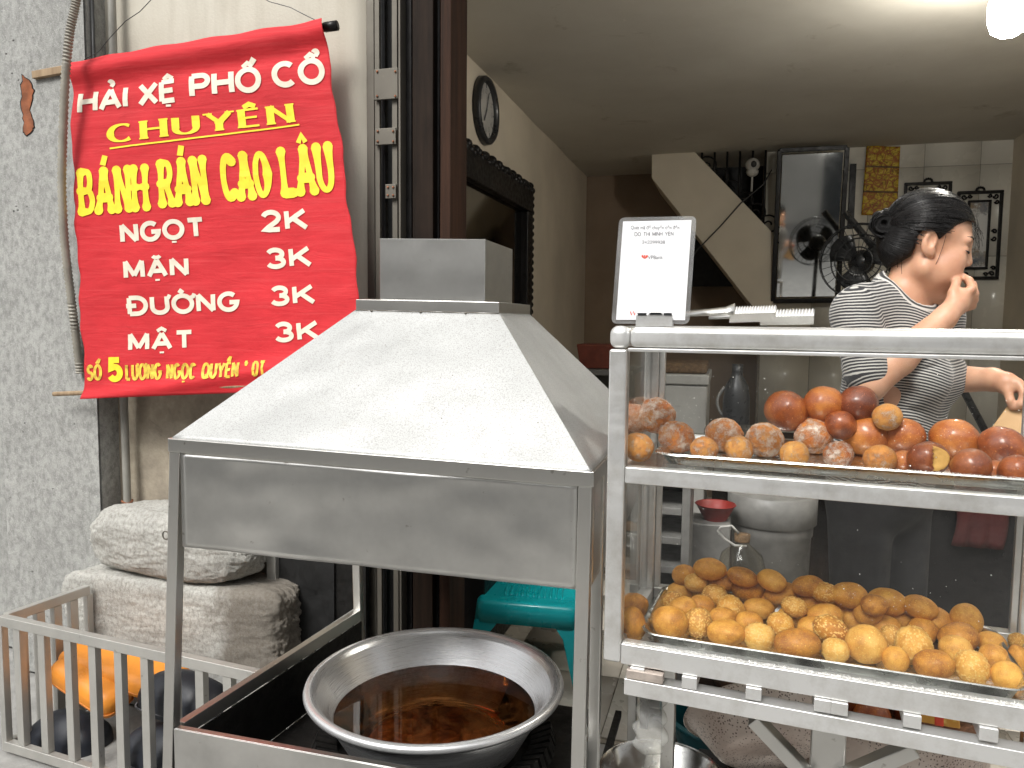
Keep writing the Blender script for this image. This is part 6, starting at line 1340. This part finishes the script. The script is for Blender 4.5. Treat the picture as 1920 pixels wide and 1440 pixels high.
for k in range(620):
    ph = rh.uniform(-80, 80) if k < 460 else rh.choice((-1, 1))*rh.uniform(95, 130); lo2 = -.12 if abs(ph) > 62 else .30
    d0 = np.array((.95*math.cos(R_(ph)), math.sin(R_(ph)), lo2+rh.uniform(.0, .5) if k < 460 else rh.uniform(-.6, .1))); d0 /= np.linalg.norm(d0); pts_ = []; lf = rh.uniform(.0, .022); om = math.acos(np.clip(d0@e_d, -1, 1)); t1 = rh.uniform(.55, .9); wob_ = rh.uniform(-.02, .02)
    for t in np.linspace(.0, t1, 11):
        d = (math.sin((1-t)*om)*d0+math.sin(t*om)*e_d)/math.sin(om); d = d+np.array((0, 0, .10*math.sin(math.pi*t)))+wob_*math.sin(t*9); d /= np.linalg.norm(d); pts_.append(ce_+HR@(d*rd_*(1+lf*math.sin(math.pi*min(1, t*1.1+.1)))))
    hb.tube([Vector(p) for p in wxf(np.array(pts_))], rh.uniform(.0005, .0009), 3, False)
HM2 = simple('hair_strand', (.010, .009, .009), .3, 0, .5, 40, Specular_IOR_Level=.5); o = mesh_obj('combed_strands', hb, HM2, wm, smooth=True, fix=False); o['kind'] = 'stuff'
# shirt
def shirtm():
    t = NT('striped_jersey'); a = t.n('ShaderNodeAttribute'); a.attribute_name = 'stripe'; nz = t.noise(30, None, 3); ph = t.math('ADD', a.outputs['Fac'], t.math('MULTIPLY', nz, .5)); fr_ = t.math('FRACT', ph); st_ = t.ramp(fr_, [(.40, 0), (.50, 1), (.80, 1), (.90, 0)]); c2 = t.n('ShaderNodeAttribute'); c2.attribute_name = 'collar'
    col = t.mix(st_, (.022, .022, .025), (.50, .485, .45)); band_ = t.ramp(c2.outputs['Fac'], [(.0, (.55, .53, .49)), (.42, (.58, .56, .52)), (.52, (.03, .03, .03)), (.72, (.03, .03, .03)), (.8, (.58, .56, .52)), (1, (.58, .56, .52))]); inb = t.math('LESS_THAN', c2.outputs['Fac'], .99); col = t.mix(inb, col, band_); t.base(col); t.p(Roughness=.85, Sheen_Weight=.2)
    t.bump(t.math('ADD', t.noise(26, t.map((1, 1, .6)), 4), t.math('MULTIPLY', t.noise(500, None, 2), .15)), .35, .006); return t.done()
F = Field(L(1530, 935, -215), L(1850, 490, 190), 3.2)
F.ell(L(1690, 672, -5), (90, 126, 106), BR, k=24); F.ell(L(1682, 780, -5), (94, 124, 110), BR, k=40); F.ell(L(1668, 880, -8), (100, 128, 90), BR, k=40)
F.cap(L(1612, 590, -98), L(1766, 598, 88), 44, 44, k=34); F.cap(L(1690, 560, -8), L(1622, 576, -78), 34, 40, k=30); F.cap(L(1702, 566, 18), L(1756, 582, 72), 34, 40, k=30); F.cap(L(1672, 548, 4), L(1690, 600, 0), 46, 60, k=26)
F.ell(L(1745, 705, -70), (42, 46, 44), BR, k=40); F.ell(L(1780, 705, 18), (40, 44, 42), BR, k=40)
se = ARM['sh']+(ARM['el']-ARM['sh'])*.82; F.cap(ARM['sh'], se, 46, 44, k=18); F.cap(FAR['sh'], FAR['sh']+(FAR['el']-FAR['sh'])*.8, 46, 42, k=18)
F.ell(L(1694, 738, -152), (50, 60, 42), None, k=6, op='s'); F.rbox(L(1690, 962, 0), (190, 260, 45), 4, k=4, op='s')
for (a_, e_, r_) in ((L(1575, 640, -120), L(1625, 655, -160), 5), (L(1580, 668, -130), L(1615, 690, -165), 5), (L(1640, 640, -128), L(1720, 660, -118), 6), (L(1650, 745, -112), L(1760, 770, -86), 6), (L(1645, 770, -112), L(1720, 830, -100), 6), (L(1680, 700, -126), L(1760, 680, -98), 5)): F.cap(a_, e_, r_*.5, r_*.35, k=12, op='s')
NKa, NKb, NKr = L(1726, 486, 8), L(1700, 548, 0), 57
F.cap(NKa, NKb, NKr, NKr-2, k=5, op='s')
def segd(V, a_, b_): ab = b_-a_; t = np.clip(((V-a_)@ab)/(ab@ab), 0, 1); return np.linalg.norm(V-a_-t[:, None]*ab, axis=1), t
def stripe(V):
    tor = (V[:, 2]+.10*V[:, 0]+6*np.sin(V[:, 0]*.03+V[:, 1]*.02))/5.2; d1, t1_ = segd(V, ARM['sh'], ARM['el']); d2, t2_ = segd(V, FAR['sh'], FAR['el']); ax = (ARM['el']-ARM['sh'])/np.linalg.norm(ARM['el']-ARM['sh']); arm_ = -((V-ARM['sh'])@ax)/5.2
    chest = np.linalg.norm(((V-L(1690, 672, -5))@BR)/np.array((90, 126, 106)), axis=1); w_ = np.clip((52-d1)/12, 0, 1)*np.clip((chest-.92)/.2, 0, 1)*(V[:, 1] < -60); return tor*(1-w_)+arm_*w_
def collar(V): d, t = segd(V, NKa, NKb); return np.clip((d-NKr+3)/14, 0, 1)
sdf_obj('shirt', F, shirtm(), wm, xf=wxf, attr={'stripe': stripe, 'collar': collar}, relax=2)
# trousers and slippers
F = Field(L(1520, 1690, -170), L(1830, 860, 170), 6.0); fl_v = 560+WO.z/WS
F.ell(L(1668, 925, -8), (94, 122, 85), BR, k=30)
for s in (-1, 1): k0 = L(1668, 950, -8)+LBd*s*58; k1 = L(1672, 1280, -8)+LBd*s*60+FBd*12; k2 = L(1664, fl_v-40, -8)+LBd*s*62; F.cap(k0, k1, 66, 50, k=20); F.cap(k1, k2, 50, 44, k=10)
F.rbox(L(1668, fl_v-20, 0), (200, 200, 28), 2, k=2, op='s')
sdf_obj('trousers', F, simple('charcoal_cloth', (.024, .023, .024), .85, 0, .4, 9, .3, 40, .004), wm, xf=wxf, relax=2)
for s in (-1, 1):
    F = Field((-60, -60, -2), (130, 60, 60), 4.0); F.ell((30, 0, 22), (75, 32, 24), None, k=4); F.rbox((30, 0, 5), (82, 36, 6), 5, k=4); k2 = L(1664, fl_v, -8)+LBd*s*62
    sdf_obj('slipper', F, MT['dark_pl'], wm, xf=lambda V, k2=k2: wxf(np.stack([k2[0]+V[:, 0]*FBd[0]+V[:, 1]*LBd[0], k2[1]+V[:, 0]*FBd[1]+V[:, 1]*LBd[1], k2[2]+V[:, 2]+3], -1)))
# paper bag in her hand
def bagf(u, v):
    a = L(1893, 738, -40)*(1-u)+L(1925, 740, -46)*u; e = L(1830, 836, -64)*(1-u)+L(1950, 868, -70)*u; p = a*(1-v)+e*v; p = p+np.array((0, -1, 0))*(18*math.sin(math.pi*u)*v+5*math.sin(u*9+v*6)*v); return p
b = MB(); 
for side in (0, 1):
    def g(u, v, side=side): p = bagf(u, v)+np.array((0, 1, 0))*side*(34*math.sin(math.pi*u)*(.15+v)+4); return Vector(wxf(p[None])[0])
    b.grid(g, 16, 20)
o = mesh_obj('paper_bag', b, MT['bag'], smooth=True); o.modifiers.new('th', 'SOLIDIFY').thickness = .0006; tag(o, 'brown paper bag held open in the woman\'s far hand', 'bag')
